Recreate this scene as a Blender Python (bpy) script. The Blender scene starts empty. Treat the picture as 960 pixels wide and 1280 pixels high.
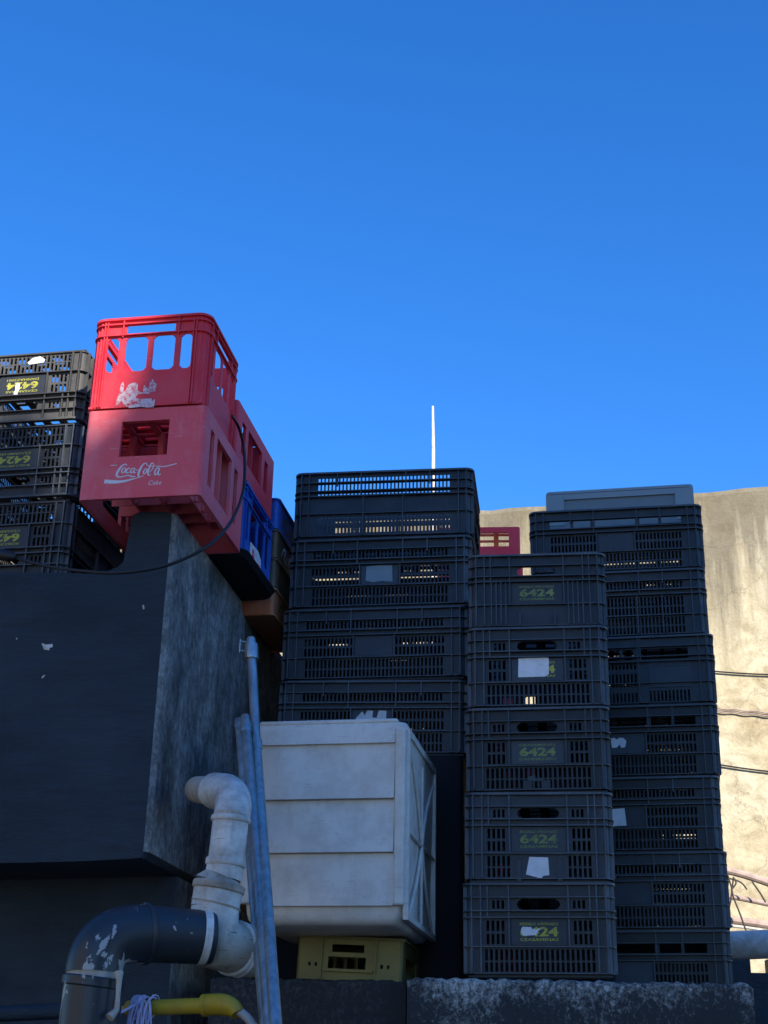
import bpy, math, random
from mathutils import Vector, Matrix, Euler
random.seed(7)
R = math.radians
sc = bpy.context.scene
col = sc.collection

# ------------------------------------------------------------------ survey camera (eye at the origin, ground 1.55 m below)
F, PITCH, ROLL = 1750.0, R(23.0), R(1.175)
GROUND = -1.55

def ray(px, py):
    x, y = px - 480, py - 640
    c, s = math.cos(ROLL), math.sin(ROLL)
    x, y = c*x + s*y, -s*x + c*y
    u, v = x/F, -y/F
    return Vector((u, math.cos(PITCH) - v*math.sin(PITCH), math.sin(PITCH) + v*math.cos(PITCH)))

def at(px, py, Y):
    r = ray(px, py)
    return r*(Y/r.y)

# ------------------------------------------------------------------ mesh builder
class MB:
    def __init__(s):
        s.v = []; s.f = []; s.m = []; s.cur = 0
    def face(s, idx):
        s.f.append(tuple(idx)); s.m.append(s.cur)
    def add(s, vs, fs):
        o = len(s.v); s.v += [tuple(p) for p in vs]
        for f in fs: s.face([i + o for i in f])
    def box(s, x0, x1, y0, y1, z0, z1, M=None):
        vs = [Vector((x, y, z)) for z in (z0, z1) for y in (y0, y1) for x in (x0, x1)]
        if M: vs = [M @ p for p in vs]
        s.add(vs, [(0,2,3,1),(4,5,7,6),(0,1,5,4),(2,6,7,3),(0,4,6,2),(1,3,7,5)])
    def poly(s, pts, fn, t=0.0006):
        """flat outline pts (u,v) mapped by fn(u,v,d), thickness t"""
        n = len(pts)
        vs = [fn(u, v, t) for u, v in pts] + [fn(u, v, 0.0) for u, v in pts]
        fs = [tuple(range(n))]
        fs += [(i, i+n, (i+1) % n + n, (i+1) % n) for i in range(n)]
        s.add(vs, fs)
    def tube(s, path, rad, n=20, caps=True, hollow=0.0):
        path = [Vector(p) for p in path]
        if not isinstance(rad, (list, tuple)): rad = [rad]*len(path)
        m = len(path)
        T = []
        for i in range(m):
            a = path[max(i-1, 0)]; b = path[min(i+1, m-1)]
            d = b - a
            T.append(d.normalized() if d.length > 1e-9 else (T[-1] if T else Vector((0,0,1))))
        ref = Vector((0, 0, 1)) if abs(T[0].z) < .9 else Vector((1, 0, 0))
        N = (ref - T[0]*ref.dot(T[0])).normalized()
        vs = []
        for i in range(m):
            N = (N - T[i]*N.dot(T[i])).normalized()
            B = T[i].cross(N)
            for k in range(n):
                a = 2*math.pi*k/n
                vs.append(path[i] + (N*math.cos(a) + B*math.sin(a))*rad[i])
        fs = []
        for i in range(m-1):
            for k in range(n):
                k2 = (k+1) % n
                fs.append((i*n+k, i*n+k2, (i+1)*n+k2, (i+1)*n+k))
        if caps:
            fs.append(tuple(reversed(range(n)))); fs.append(tuple(range((m-1)*n, m*n)))
        s.add(vs, fs)
    def build(s, name, mat, parent=None, smooth=False, label=None):
        me = bpy.data.meshes.new(name)
        me.from_pydata(s.v, [], s.f)
        mats = mat if isinstance(mat, (list, tuple)) else [mat]
        for q in mats: me.materials.append(q)
        if len(mats) > 1: me.polygons.foreach_set('material_index', s.m)
        me.validate()
        if smooth:
            me.polygons.foreach_set('use_smooth', [True]*len(me.polygons))
            try: me.set_sharp_from_angle(angle=R(35))
            except Exception: pass
        o = bpy.data.objects.new(name, me); col.objects.link(o)
        if parent: o.parent = parent
        if label: o['label'] = label
        return o

def bevel(o, w, seg=2):
    m = o.modifiers.new('bevel', 'BEVEL'); m.width = w; m.segments = seg; m.limit_method = 'ANGLE'; m.angle_limit = R(40)
    for p in o.data.polygons: p.use_smooth = True
    m.harden_normals = False
    try: o.data.set_sharp_from_angle(angle=R(50))
    except Exception: pass
    return o

def tag(o, label=None, cat=None, group=None, kind=None):
    if label: o['label'] = label
    if cat: o['category'] = cat
    if group: o['group'] = group
    if kind: o['kind'] = kind
    return o

def empty(name, loc=(0,0,0), rot=(0,0,0)):
    o = bpy.data.objects.new(name, None); col.objects.link(o)
    o.empty_display_size = .1
    o.location = loc; o.rotation_euler = rot
    return o

def copy_tree(o, parent=None):
    c = o.copy(); col.objects.link(c)
    if parent: c.parent = parent
    for ch in [x for x in bpy.data.objects if x.parent == o]:
        copy_tree(ch, c)
    return c

def smooth_path(pts, per=6):
    """Catmull-Rom through points of any dimension (tuples)"""
    out = []
    n = len(pts)
    for i in range(n-1):
        p0 = pts[max(i-1, 0)]; p1 = pts[i]; p2 = pts[i+1]; p3 = pts[min(i+2, n-1)]
        for k in range(per):
            t = k/per
            out.append(tuple(.5*((2*b) + (-a+c)*t + (2*a-5*b+4*c-d)*t*t + (-a+3*b-3*c+d)*t**3) for a, b, c, d in zip(p0, p1, p2, p3)))
    out.append(tuple(pts[-1]))
    return out

# ------------------------------------------------------------------ materials
def nt(name):
    m = bpy.data.materials.new(name); m.use_nodes = True
    t = m.node_tree; b = t.nodes['Principled BSDF']
    return m, t, b

def noise(t, scale, detail=6, rough=.6, vec=None, stretch=None, dist=0.0):
    n = t.nodes.new('ShaderNodeTexNoise'); n.inputs['Scale'].default_value = scale
    n.inputs['Detail'].default_value = detail; n.inputs['Roughness'].default_value = rough
    n.inputs['Distortion'].default_value = dist
    tc = t.nodes.new('ShaderNodeTexCoord')
    mp = t.nodes.new('ShaderNodeMapping')
    if stretch: mp.inputs['Scale'].default_value = stretch
    src = tc.outputs['Object']
    if vec == 'world':
        g = t.nodes.new('ShaderNodeNewGeometry'); src = g.outputs['Position']
    t.links.new(src, mp.inputs['Vector']); t.links.new(mp.outputs['Vector'], n.inputs['Vector'])
    return n

def ramp(t, src, stops, out='Fac'):
    r = t.nodes.new('ShaderNodeValToRGB')
    e = r.color_ramp.elements
    while len(e) < len(stops): e.new(.5)
    for q, (p, c) in zip(e, stops):
        q.position = p; q.color = (*c, 1) if len(c) == 3 else c
    t.links.new(src, r.inputs['Fac'])
    return r

def mix(t, fac, a, b, mode='MIX'):
    m = t.nodes.new('ShaderNodeMix'); m.data_type = 'RGBA'; m.blend_type = mode
    for sock, val in ((m.inputs['Factor'], fac), (m.inputs['A'] if False else m.inputs[6], a), (m.inputs[7], b)):
        if hasattr(val, 'is_output') or hasattr(val, 'links'): t.links.new(val, sock)
        elif isinstance(val, (int, float)): sock.default_value = val
        else: sock.default_value = (*val, 1)
    return m.outputs[2]

def bump(t, b, src, strength=.3, dist=.002):
    n = t.nodes.new('ShaderNodeBump'); n.inputs['Strength'].default_value = strength; n.inputs['Distance'].default_value = dist
    t.links.new(src, n.inputs['Height']); t.links.new(n.outputs['Normal'], b.inputs['Normal'])

def plastic(name, base, worn, amount=.55, rough=.5, scale=9, spec=.4, streak=True, jitter=.25):
    """moulded plastic with scuffs, patches of dust and vertical dirt runs; each object differs a little"""
    m, t, b = nt(name)
    n1 = noise(t, scale, 8, .65, vec='world')
    n2 = noise(t, 60, 4, .7, vec='world', stretch=(1, 1, .18))
    r1 = ramp(t, n1.outputs['Fac'], [(.42, (0,0,0)), (.72, (amount,)*3)])
    c = mix(t, r1.outputs['Color'], base, worn)
    if streak:
        r2 = ramp(t, n2.outputs['Fac'], [(.55, (0,0,0)), (.8, (amount*.6,)*3)])
        c = mix(t, r2.outputs['Color'], c, worn)
    n4 = noise(t, 55, 3, .5, vec='world', stretch=(.25, .25, 3.0), dist=2.0)
    r5 = ramp(t, n4.outputs['Fac'], [(.66, (0,0,0)), (.70, (amount,)*3)])
    c = mix(t, r5.outputs['Color'], c, worn)
    oi = t.nodes.new('ShaderNodeObjectInfo')
    hsv = t.nodes.new('ShaderNodeHueSaturation')
    mr = t.nodes.new('ShaderNodeMapRange'); mr.inputs['To Min'].default_value = 1-jitter; mr.inputs['To Max'].default_value = 1+jitter
    t.links.new(oi.outputs['Random'], mr.inputs['Value']); t.links.new(mr.outputs['Result'], hsv.inputs['Value'])
    t.links.new(c, hsv.inputs['Color'])
    t.links.new(hsv.outputs['Color'], b.inputs['Base Color'])
    rr = t.nodes.new('ShaderNodeMapRange'); rr.inputs['To Min'].default_value = rough-.1; rr.inputs['To Max'].default_value = rough+.2
    t.links.new(n1.outputs['Fac'], rr.inputs['Value']); t.links.new(rr.outputs['Result'], b.inputs['Roughness'])
    b.inputs['Specular IOR Level'].default_value = spec
    n3 = noise(t, 140, 3, .6, vec='world')
    bump(t, b, n3.outputs['Fac'], .12, .001)
    return m

def plain(name, c, rough=.6, metal=0.0, spec=.4):
    m, t, b = nt(name)
    n1 = noise(t, 40, 5, .6, vec='world')
    dark = tuple(x*.72 for x in c)
    r = ramp(t, n1.outputs['Fac'], [(.35, dark), (.65, c)])
    t.links.new(r.outputs['Color'], b.inputs['Base Color'])
    b.inputs['Roughness'].default_value = rough; b.inputs['Metallic'].default_value = metal
    b.inputs['Specular IOR Level'].default_value = spec
    return m

M = {}
M['black'] = plastic('black_plastic', (.0125,.0165,.023), (.060,.068,.078), .5, .42, 7, spec=.32, jitter=.4)
M['blackedge'] = plastic('scuffed_highlit_black_plastic', (.032,.040,.052), (.115,.13,.145), .6, .42, 10, spec=.4, jitter=.4)  # lighter ribs and rims: worn edges plus edge highlights put into the colour
M['blackbox'] = plastic('black_box_plastic', (.006,.007,.010), (.015,.016,.02), .4, .6, 7, spec=.2)
M['plate'] = plastic('plate_plastic', (.026,.033,.042), (.07,.08,.09), .5, .5, 12)
M['red'] = plastic('red_plastic', (.72,.022,.040), (.62,.13,.16), .45, .5, 5, streak=True, jitter=.05)
M['redpale'] = plastic('pale_red_plastic', (.76,.085,.105), (.72,.27,.30), .7, .55, 4, jitter=.05)
M['blue'] = plastic('blue_plastic', (.012,.085,.42), (.05,.16,.46), .5, .45, 8, jitter=.1)
M['brown'] = plastic('brown_plastic', (.085,.055,.030), (.2,.16,.11), .5, .5, 8)
M['orange'] = plastic('orange_plastic', (.50,.15,.06), (.55,.33,.22), .5, .5, 8)
M['paleyellow'] = plastic('pale_yellow_plastic', (.21,.185,.055), (.14,.125,.07), .6, .5, 8)
M['cream'] = plastic('cream_plastic', (.64,.61,.55), (.36,.32,.275), .6, .48, 12, jitter=.03)
M['greyblue'] = plastic('grey_plastic', (.17,.22,.24), (.24,.28,.29), .5, .5, 6)
M['lettering'] = plastic('yellow_print', (.42,.41,.045), (.13,.14,.06), .8, .6, 45, jitter=.12)
M['faded'] = plastic('faded_yellow_print', (.20,.25,.065), (.07,.09,.05), .8, .6, 45, jitter=.1)
M['white_print'] = plastic('white_print', (.70,.66,.70), (.55,.36,.40), .6, .6, 60, streak=False, jitter=.02)
def worn():
    m, t, b = nt('worn_white_print')
    n = noise(t, 55, 8, .75, vec='world'); r = ramp(t, n.outputs['Fac'], [(.40, (.52,.05,.08)), (.52, (.62,.50,.54))])
    t.links.new(r.outputs['Color'], b.inputs['Base Color']); b.inputs['Roughness'].default_value = .6
    return m
M['worn'] = worn()
def wornlogo():
    m, t, b = nt('rubbed_white_print')
    n = noise(t, 70, 8, .8, vec='world'); r = ramp(t, n.outputs['Fac'], [(.34, (.66,.20,.22)), (.44, (.68,.62,.65))])
    t.links.new(r.outputs['Color'], b.inputs['Base Color']); b.inputs['Roughness'].default_value = .6
    return m
M['rubbed'] = wornlogo()
M['greyed'] = plastic('lighter_black_plastic', (.045,.046,.048), (.11,.108,.10), .7, .55, 8, spec=.3)  # greyer, lighter copy of the black plastic, used on one crate
M['paper'] = plastic('paper', (.72,.72,.72), (.45,.45,.45), .6, .8, 30, jitter=.1)
M['pvc'] = plastic('white_pipe_plastic', (.62,.61,.58), (.20,.155,.11), .85, .38, 13, jitter=.06)
M['pvcdirty'] = plastic('stained_pipe_plastic', (.46,.40,.32), (.14,.105,.075), .95, .5, 14, jitter=.1)
M['cable'] = plain('cable_rubber', (.012,.012,.014), .5)
M['pinkcable'] = plain('sun_bleached_cable', (.42,.32,.28), .6)
M['yellowpipe'] = plastic('yellow_pipe_plastic', (.42,.27,.012), (.22,.16,.04), .7, .45, 14)
M['hose'] = plain('grey_hose', (.34,.33,.31), .5)
M['string'] = plain('lilac_string', (.62,.58,.80), .8)

# black wall paint flaking off a white pipe
def painted_pipe():
    m, t, b = nt('painted_pipe')
    n = noise(t, 11, 5, .55, vec='world', stretch=(1, 1, .6), dist=1.5)
    r = ramp(t, n.outputs['Fac'], [(.605, (.022,.027,.034)), (.62, (.40,.39,.36))])
    n2 = noise(t, 30, 4, .6, vec='world')
    c = mix(t, .25, r.outputs['Color'], n2.outputs['Color'], 'MULTIPLY')
    t.links.new(c, b.inputs['Base Color']); b.inputs['Roughness'].default_value = .42
    bump(t, b, n2.outputs['Fac'], .15, .001)
    return m
M['paintedpipe'] = painted_pipe()

def steel():
    m, t, b = nt('galvanised_steel')
    n = noise(t, 50, 5, .7, vec='world', stretch=(1, 1, .2))
    r = ramp(t, n.outputs['Fac'], [(.3, (.27,.29,.29)), (.7, (.50,.52,.51))])
    t.links.new(r.outputs['Color'], b.inputs['Base Color'])
    b.inputs['Metallic'].default_value = .75
    rr = t.nodes.new('ShaderNodeMapRange'); rr.inputs['To Min'].default_value = .22; rr.inputs['To Max'].default_value = .5
    t.links.new(n.outputs['Fac'], rr.inputs['Value']); t.links.new(rr.outputs['Result'], b.inputs['Roughness'])
    return m
M['steel'] = steel()

def wall_paint():
    m, t, b = nt('dark_wall_paint')
    n1 = noise(t, 3.0, 8, .6, vec='world')
    n2 = noise(t, 14, 8, .65, vec='world', stretch=(.35, .35, 2.2))
    n3 = noise(t, 70, 5, .7, vec='world', stretch=(.5, .5, 1.4))
    r = ramp(t, n1.outputs['Fac'], [(.32, (.009,.019,.031)), (.68, (.021,.035,.050))])
    r2 = ramp(t, n2.outputs['Fac'], [(.35, (.75,.75,.75)), (.62, (1.15,1.15,1.15))])
    c = mix(t, .8, r.outputs['Color'], r2.outputs['Color'], 'MULTIPLY')
    t.links.new(c, b.inputs['Base Color'])
    b.inputs['Roughness'].default_value = .62; b.inputs['Specular IOR Level'].default_value = .35
    a = t.nodes.new('ShaderNodeMath'); a.operation = 'ADD'
    t.links.new(n2.outputs['Fac'], a.inputs[0]); t.links.new(n3.outputs['Fac'], a.inputs[1])
    bump(t, b, a.outputs[0], .8, .007)
    return m
M['paint'] = wall_paint()

def streaked():
    m, t, b = nt('streaked_concrete')
    n1 = noise(t, 9, 10, .72, vec='world', stretch=(1.3, 1.1, .5), dist=.25)
    n2 = noise(t, 48, 10, .8, vec='world', stretch=(1.0, 1.0, .7), dist=.1)
    r1 = ramp(t, n1.outputs['Fac'], [(.32, (.055,.055,.054)), (.45, (.15,.146,.138)), (.60, (.29,.28,.26))])
    r2 = ramp(t, n2.outputs['Fac'], [(.40, (.38,.38,.38)), (.60, (1.45,1.45,1.45))])
    c = mix(t, .85, r1.outputs['Color'], r2.outputs['Color'], 'MULTIPLY')
    t.links.new(c, b.inputs['Base Color']); b.inputs['Roughness'].default_value = .85
    a = t.nodes.new('ShaderNodeMath'); a.operation = 'ADD'
    t.links.new(n1.outputs['Fac'], a.inputs[0]); t.links.new(n2.outputs['Fac'], a.inputs[1])
    bump(t, b, a.outputs[0], .7, .006)
    return m
M['streaked'] = streaked()

def mottled(name, pale, dark, lo, hi, drip=True):
    m, t, b = nt(name)
    n1 = noise(t, 80, 9, .8, vec='world', stretch=(1.1, 1, .85), dist=.15)
    n2 = noise(t, 5, 6, .6, vec='world', stretch=(1, 1, .5))
    a = t.nodes.new('ShaderNodeMath'); a.operation = 'MULTIPLY_ADD'; a.inputs[1].default_value = .55
    t.links.new(n2.outputs['Fac'], a.inputs[0]); t.links.new(n1.outputs['Fac'], a.inputs[2])
    src = a.outputs[0]
    if drip:   # pale crust thickest along the top edge
        g = t.nodes.new('ShaderNodeNewGeometry'); sx = t.nodes.new('ShaderNodeSeparateXYZ')
        t.links.new(g.outputs['Position'], sx.inputs[0])
        mr = t.nodes.new('ShaderNodeMapRange'); mr.inputs['From Min'].default_value = .22; mr.inputs['From Max'].default_value = .285
        mr.inputs['To Min'].default_value = -.02; mr.inputs['To Max'].default_value = .11
        t.links.new(sx.outputs['Z'], mr.inputs['Value'])
        a2 = t.nodes.new('ShaderNodeMath'); t.links.new(src, a2.inputs[0]); t.links.new(mr.outputs['Result'], a2.inputs[1])
        src = a2.outputs[0]
    r = ramp(t, src, [(lo, dark), ((lo+hi)/2, tuple((x+y)*.35 for x, y in zip(dark, pale))), (hi, pale)])
    t.links.new(r.outputs['Color'], b.inputs['Base Color']); b.inputs['Roughness'].default_value = .9
    bump(t, b, n1.outputs['Fac'], .6, .003)
    return m
M['crust'] = mottled('crusted_concrete', (.46,.45,.41), (.026,.027,.028), .79, 1.0)
M['darkledge'] = mottled('dark_concrete', (.12,.12,.115), (.020,.020,.020), .76, 1.0, drip=False)

def beige():
    m, t, b = nt('weathered_render')
    n1 = noise(t, 1.5, 9, .65, vec='world', dist=1.2)
    n2 = noise(t, 9, 9, .7, vec='world', dist=.5)
    n3 = noise(t, 5, 8, .65, vec='world', stretch=(1.6, 1.6, .16))
    r1 = ramp(t, n1.outputs['Fac'], [(.33, (.43,.355,.215)), (.47, (.52,.455,.30)), (.62, (.60,.545,.385))])
    r2 = ramp(t, n2.outputs['Fac'], [(.36, (.62,.59,.53)), (.58, (1.10,1.10,1.10))])
    c = mix(t, .85, r1.outputs['Color'], r2.outputs['Color'], 'MULTIPLY')
    # dark mould running down from the coping
    g = t.nodes.new('ShaderNodeNewGeometry'); sx = t.nodes.new('ShaderNodeSeparateXYZ')
    t.links.new(g.outputs['Position'], sx.inputs[0])
    mr = t.nodes.new('ShaderNodeMapRange'); mr.inputs['From Min'].default_value = 1.9; mr.inputs['From Max'].default_value = 3.45
    mr.inputs['To Min'].default_value = -.16; mr.inputs['To Max'].default_value = .36
    t.links.new(sx.outputs['Z'], mr.inputs['Value'])
    a = t.nodes.new('ShaderNodeMath'); t.links.new(mr.outputs['Result'], a.inputs[0]); t.links.new(n3.outputs['Fac'], a.inputs[1])
    a2 = t.nodes.new('ShaderNodeMath'); a2.operation = 'MULTIPLY_ADD'; a2.inputs[1].default_value = .45
    t.links.new(n2.outputs['Fac'], a2.inputs[0]); t.links.new(a.outputs[0], a2.inputs[2])
    r3 = ramp(t, a2.outputs[0], [(.72, (0,0,0)), (1.06, (.80,.80,.80))])
    c2 = mix(t, r3.outputs['Color'], c, (.10,.085,.055))
    # hairline cracks
    v = t.nodes.new('ShaderNodeTexVoronoi'); v.feature = 'DISTANCE_TO_EDGE'; v.inputs['Scale'].default_value = 1.7
    dn = noise(t, 3, 5, .6, vec='world')
    va = t.nodes.new('ShaderNodeVectorMath'); va.operation = 'MULTIPLY_ADD'; va.inputs[1].default_value = (.5,.5,.5)
    t.links.new(dn.outputs['Color'], va.inputs[0]); t.links.new(g.outputs['Position'], va.inputs[2]); t.links.new(va.outputs[0], v.inputs['Vector'])
    r4 = ramp(t, v.outputs['Distance'], [(.0, (.35,)*3), (.012, (0,0,0))])
    c3 = mix(t, r4.outputs['Color'], c2, (.09,.07,.05))
    t.links.new(c3, b.inputs['Base Color']); b.inputs['Roughness'].default_value = .9
    n5 = noise(t, 45, 8, .75, vec='world')
    ad = t.nodes.new('ShaderNodeMath'); t.links.new(n2.outputs['Fac'], ad.inputs[0]); t.links.new(n5.outputs['Fac'], ad.inputs[1])
    bump(t, b, ad.outputs[0], .55, .009)
    return m
M['beige'] = beige()
M['ground'] = mottled('yard_concrete', (.17,.16,.14), (.12,.11,.10), .55, 1.0, drip=False)
M['facade'] = plain('facade_render', (.42,.40,.36), .85)
M['palefacade'] = plain('pale_facade_render', (.70,.62,.46), .85)
M['glass'] = plain('window_glass', (.03,.035,.04), .1)
M['bar'] = plain('black_bar', (.02,.02,.02), .5)

# ------------------------------------------------------------------ lettering
def text_mesh(txt, width, height, bold=.02, shear=0.0, name='text'):
    cu = bpy.data.curves.new(name, 'FONT'); cu.body = txt; cu.size = 1; cu.offset = bold; cu.shear = shear
    cu.resolution_u = 3; cu.extrude = 0
    o = bpy.data.objects.new(name, cu); col.objects.link(o)
    bpy.context.view_layer.update()
    dg = bpy.context.evaluated_depsgraph_get()
    me = bpy.data.meshes.new_from_object(o.evaluated_get(dg))
    vs = [v.co.copy() for v in me.vertices]; fs = [tuple(p.vertices) for p in me.polygons]
    bpy.data.objects.remove(o); bpy.data.curves.remove(cu); bpy.data.meshes.remove(me)
    x0 = min(v.x for v in vs); x1 = max(v.x for v in vs); y0 = min(v.y for v in vs); y1 = max(v.y for v in vs)
    pts = [((v.x-x0)/(x1-x0)*width - width/2, (v.y-y0)/(y1-y0)*height) for v in vs]
    return pts, fs

def add_text(mb, txt, width, height, u, v, fn, d=.0005, bold=.02, shear=0.0):
    pts, fs = text_mesh(txt, width, height, bold, shear)
    mb.add([fn(u+a, v+b, d) for a, b in pts], fs)

# ------------------------------------------------------------------ perforated panels
def panel(mb, u0, u1, v0, v1, holes, fn, t=.003):
    us = sorted({round(x, 6) for x in [u0, u1] + [h[0] for h in holes] + [h[1] for h in holes] if u0-1e-6 <= x <= u1+1e-6})
    vs = sorted({round(x, 6) for x in [v0, v1] + [h[2] for h in holes] + [h[3] for h in holes] if v0-1e-6 <= x <= v1+1e-6})
    nu, nv = len(us)-1, len(vs)-1
    solid = [[True]*nv for _ in range(nu)]
    for a, b, c, d in holes:
        for i in range(nu):
            um = (us[i]+us[i+1])/2
            if a < um < b:
                for j in range(nv):
                    if c < (vs[j]+vs[j+1])/2 < d: solid[i][j] = False
    idx = {}
    def P(i, j, k):
        key = (i, j, k)
        if key not in idx:
            idx[key] = len(mb.v); mb.v.append(tuple(fn(us[i], vs[j], 0.0 if k == 0 else -t)))
        return idx[key]
    S = lambda i, j: 0 <= i < nu and 0 <= j < nv and solid[i][j]
    for i in range(nu):
        for j in range(nv):
            if not solid[i][j]: continue
            mb.face((P(i,j,0), P(i+1,j,0), P(i+1,j+1,0), P(i,j+1,0)))
            mb.face((P(i,j,1), P(i,j+1,1), P(i+1,j+1,1), P(i+1,j,1)))
            if not S(i-1, j): mb.face((P(i,j,0), P(i,j+1,0), P(i,j+1,1), P(i,j,1)))
            if not S(i+1, j): mb.face((P(i+1,j,0), P(i+1,j,1), P(i+1,j+1,1), P(i+1,j+1,0)))
            if not S(i, j-1): mb.face((P(i,j,0), P(i,j,1), P(i+1,j,1), P(i+1,j,0)))
            if not S(i, j+1): mb.face((P(i,j+1,0), P(i+1,j+1,0), P(i+1,j+1,1), P(i,j+1,1)))

def side_fn(hx, hy, k):
    """k: 0 front (-Y), 1 right (+X), 2 back (+Y), 3 left (-X); maps (u across, v up, d outward)"""
    if k == 0: return lambda u, v, d: Vector((u, -hy-d, v))
    if k == 1: return lambda u, v, d: Vector((hx+d, u, v))
    if k == 2: return lambda u, v, d: Vector((-u, hy+d, v))
    return lambda u, v, d: Vector((-hx-d, -u, v))

def slot_row(a, b, v0, v1, pitch, w):
    n = max(1, int((b-a)/pitch)); off = ((b-a) - (n-1)*pitch)/2
    return [(a+off+i*pitch-w/2, a+off+i*pitch+w/2, v0, v1) for i in range(n)]

def rr_loop(hx, hy, r, seg=5):
    pts = []
    for cx, cy, a0 in ((hx-r, -hy+r, -90), (hx-r, hy-r, 0), (-hx+r, hy-r, 90), (-hx+r, -hy+r, 180)):
        for i in range(seg+1):
            a = R(a0 + 90*i/seg); pts.append((cx + r*math.cos(a), cy + r*math.sin(a)))
    return pts

def ring(mb, hx, hy, r, out, inn, z0, z1, seg=5, sag=0.0):
    o = rr_loop(hx+out, hy+out, r+out, seg); i_ = rr_loop(hx-inn, hy-inn, max(r-inn, .002), seg)
    n = len(o)
    w = lambda p: -sag*max(0.0, math.cos(math.pi*p[0]/(2*hx+.02)))*max(0.0, math.cos(math.pi*p[1]/(2.4*hy)))*0 - sag*max(0, 1-(p[0]/hx)**2)*(1 if abs(p[1]) > hy-.02 else 0)
    vs = [(p[0], p[1], z0+w(p)) for p in o] + [(p[0], p[1], z1+w(p)) for p in o] + [(p[0], p[1], z0+w(p)) for p in i_] + [(p[0], p[1], z1+w(p)) for p in i_]
    fs = []
    for k in range(n):
        q = (k+1) % n
        fs += [(k, q, n+q, n+k), (n+k, n+q, 3*n+q, 3*n+k), (3*n+k, 3*n+q, 2*n+q, 2*n+k), (2*n+k, 2*n+q, q, k)]
    mb.add(vs, fs)

def corner_posts(mb, hx, hy, r, z0, z1, t=.003, seg=5):
    for cx, cy, a0 in ((hx-r, -hy+r, -90), (hx-r, hy-r, 0), (-hx+r, hy-r, 90), (-hx+r, -hy+r, 180)):
        vs = []
        for i in range(seg+1):
            a = R(a0 + 90*i/seg)
            for rad in (r, r-t):
                for z in (z0, z1): vs.append((cx + rad*math.cos(a), cy + rad*math.sin(a), z))
        fs = []
        for i in range(seg):
            a, b = i*4, (i+1)*4
            fs += [(a, b, b+1, a+1), (a+2, a+3, b+3, b+2), (a+1, b+1, b+3, a+3), (a, a+2, b+2, b)]
        mb.add(vs, fs)

H = .24
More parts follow.
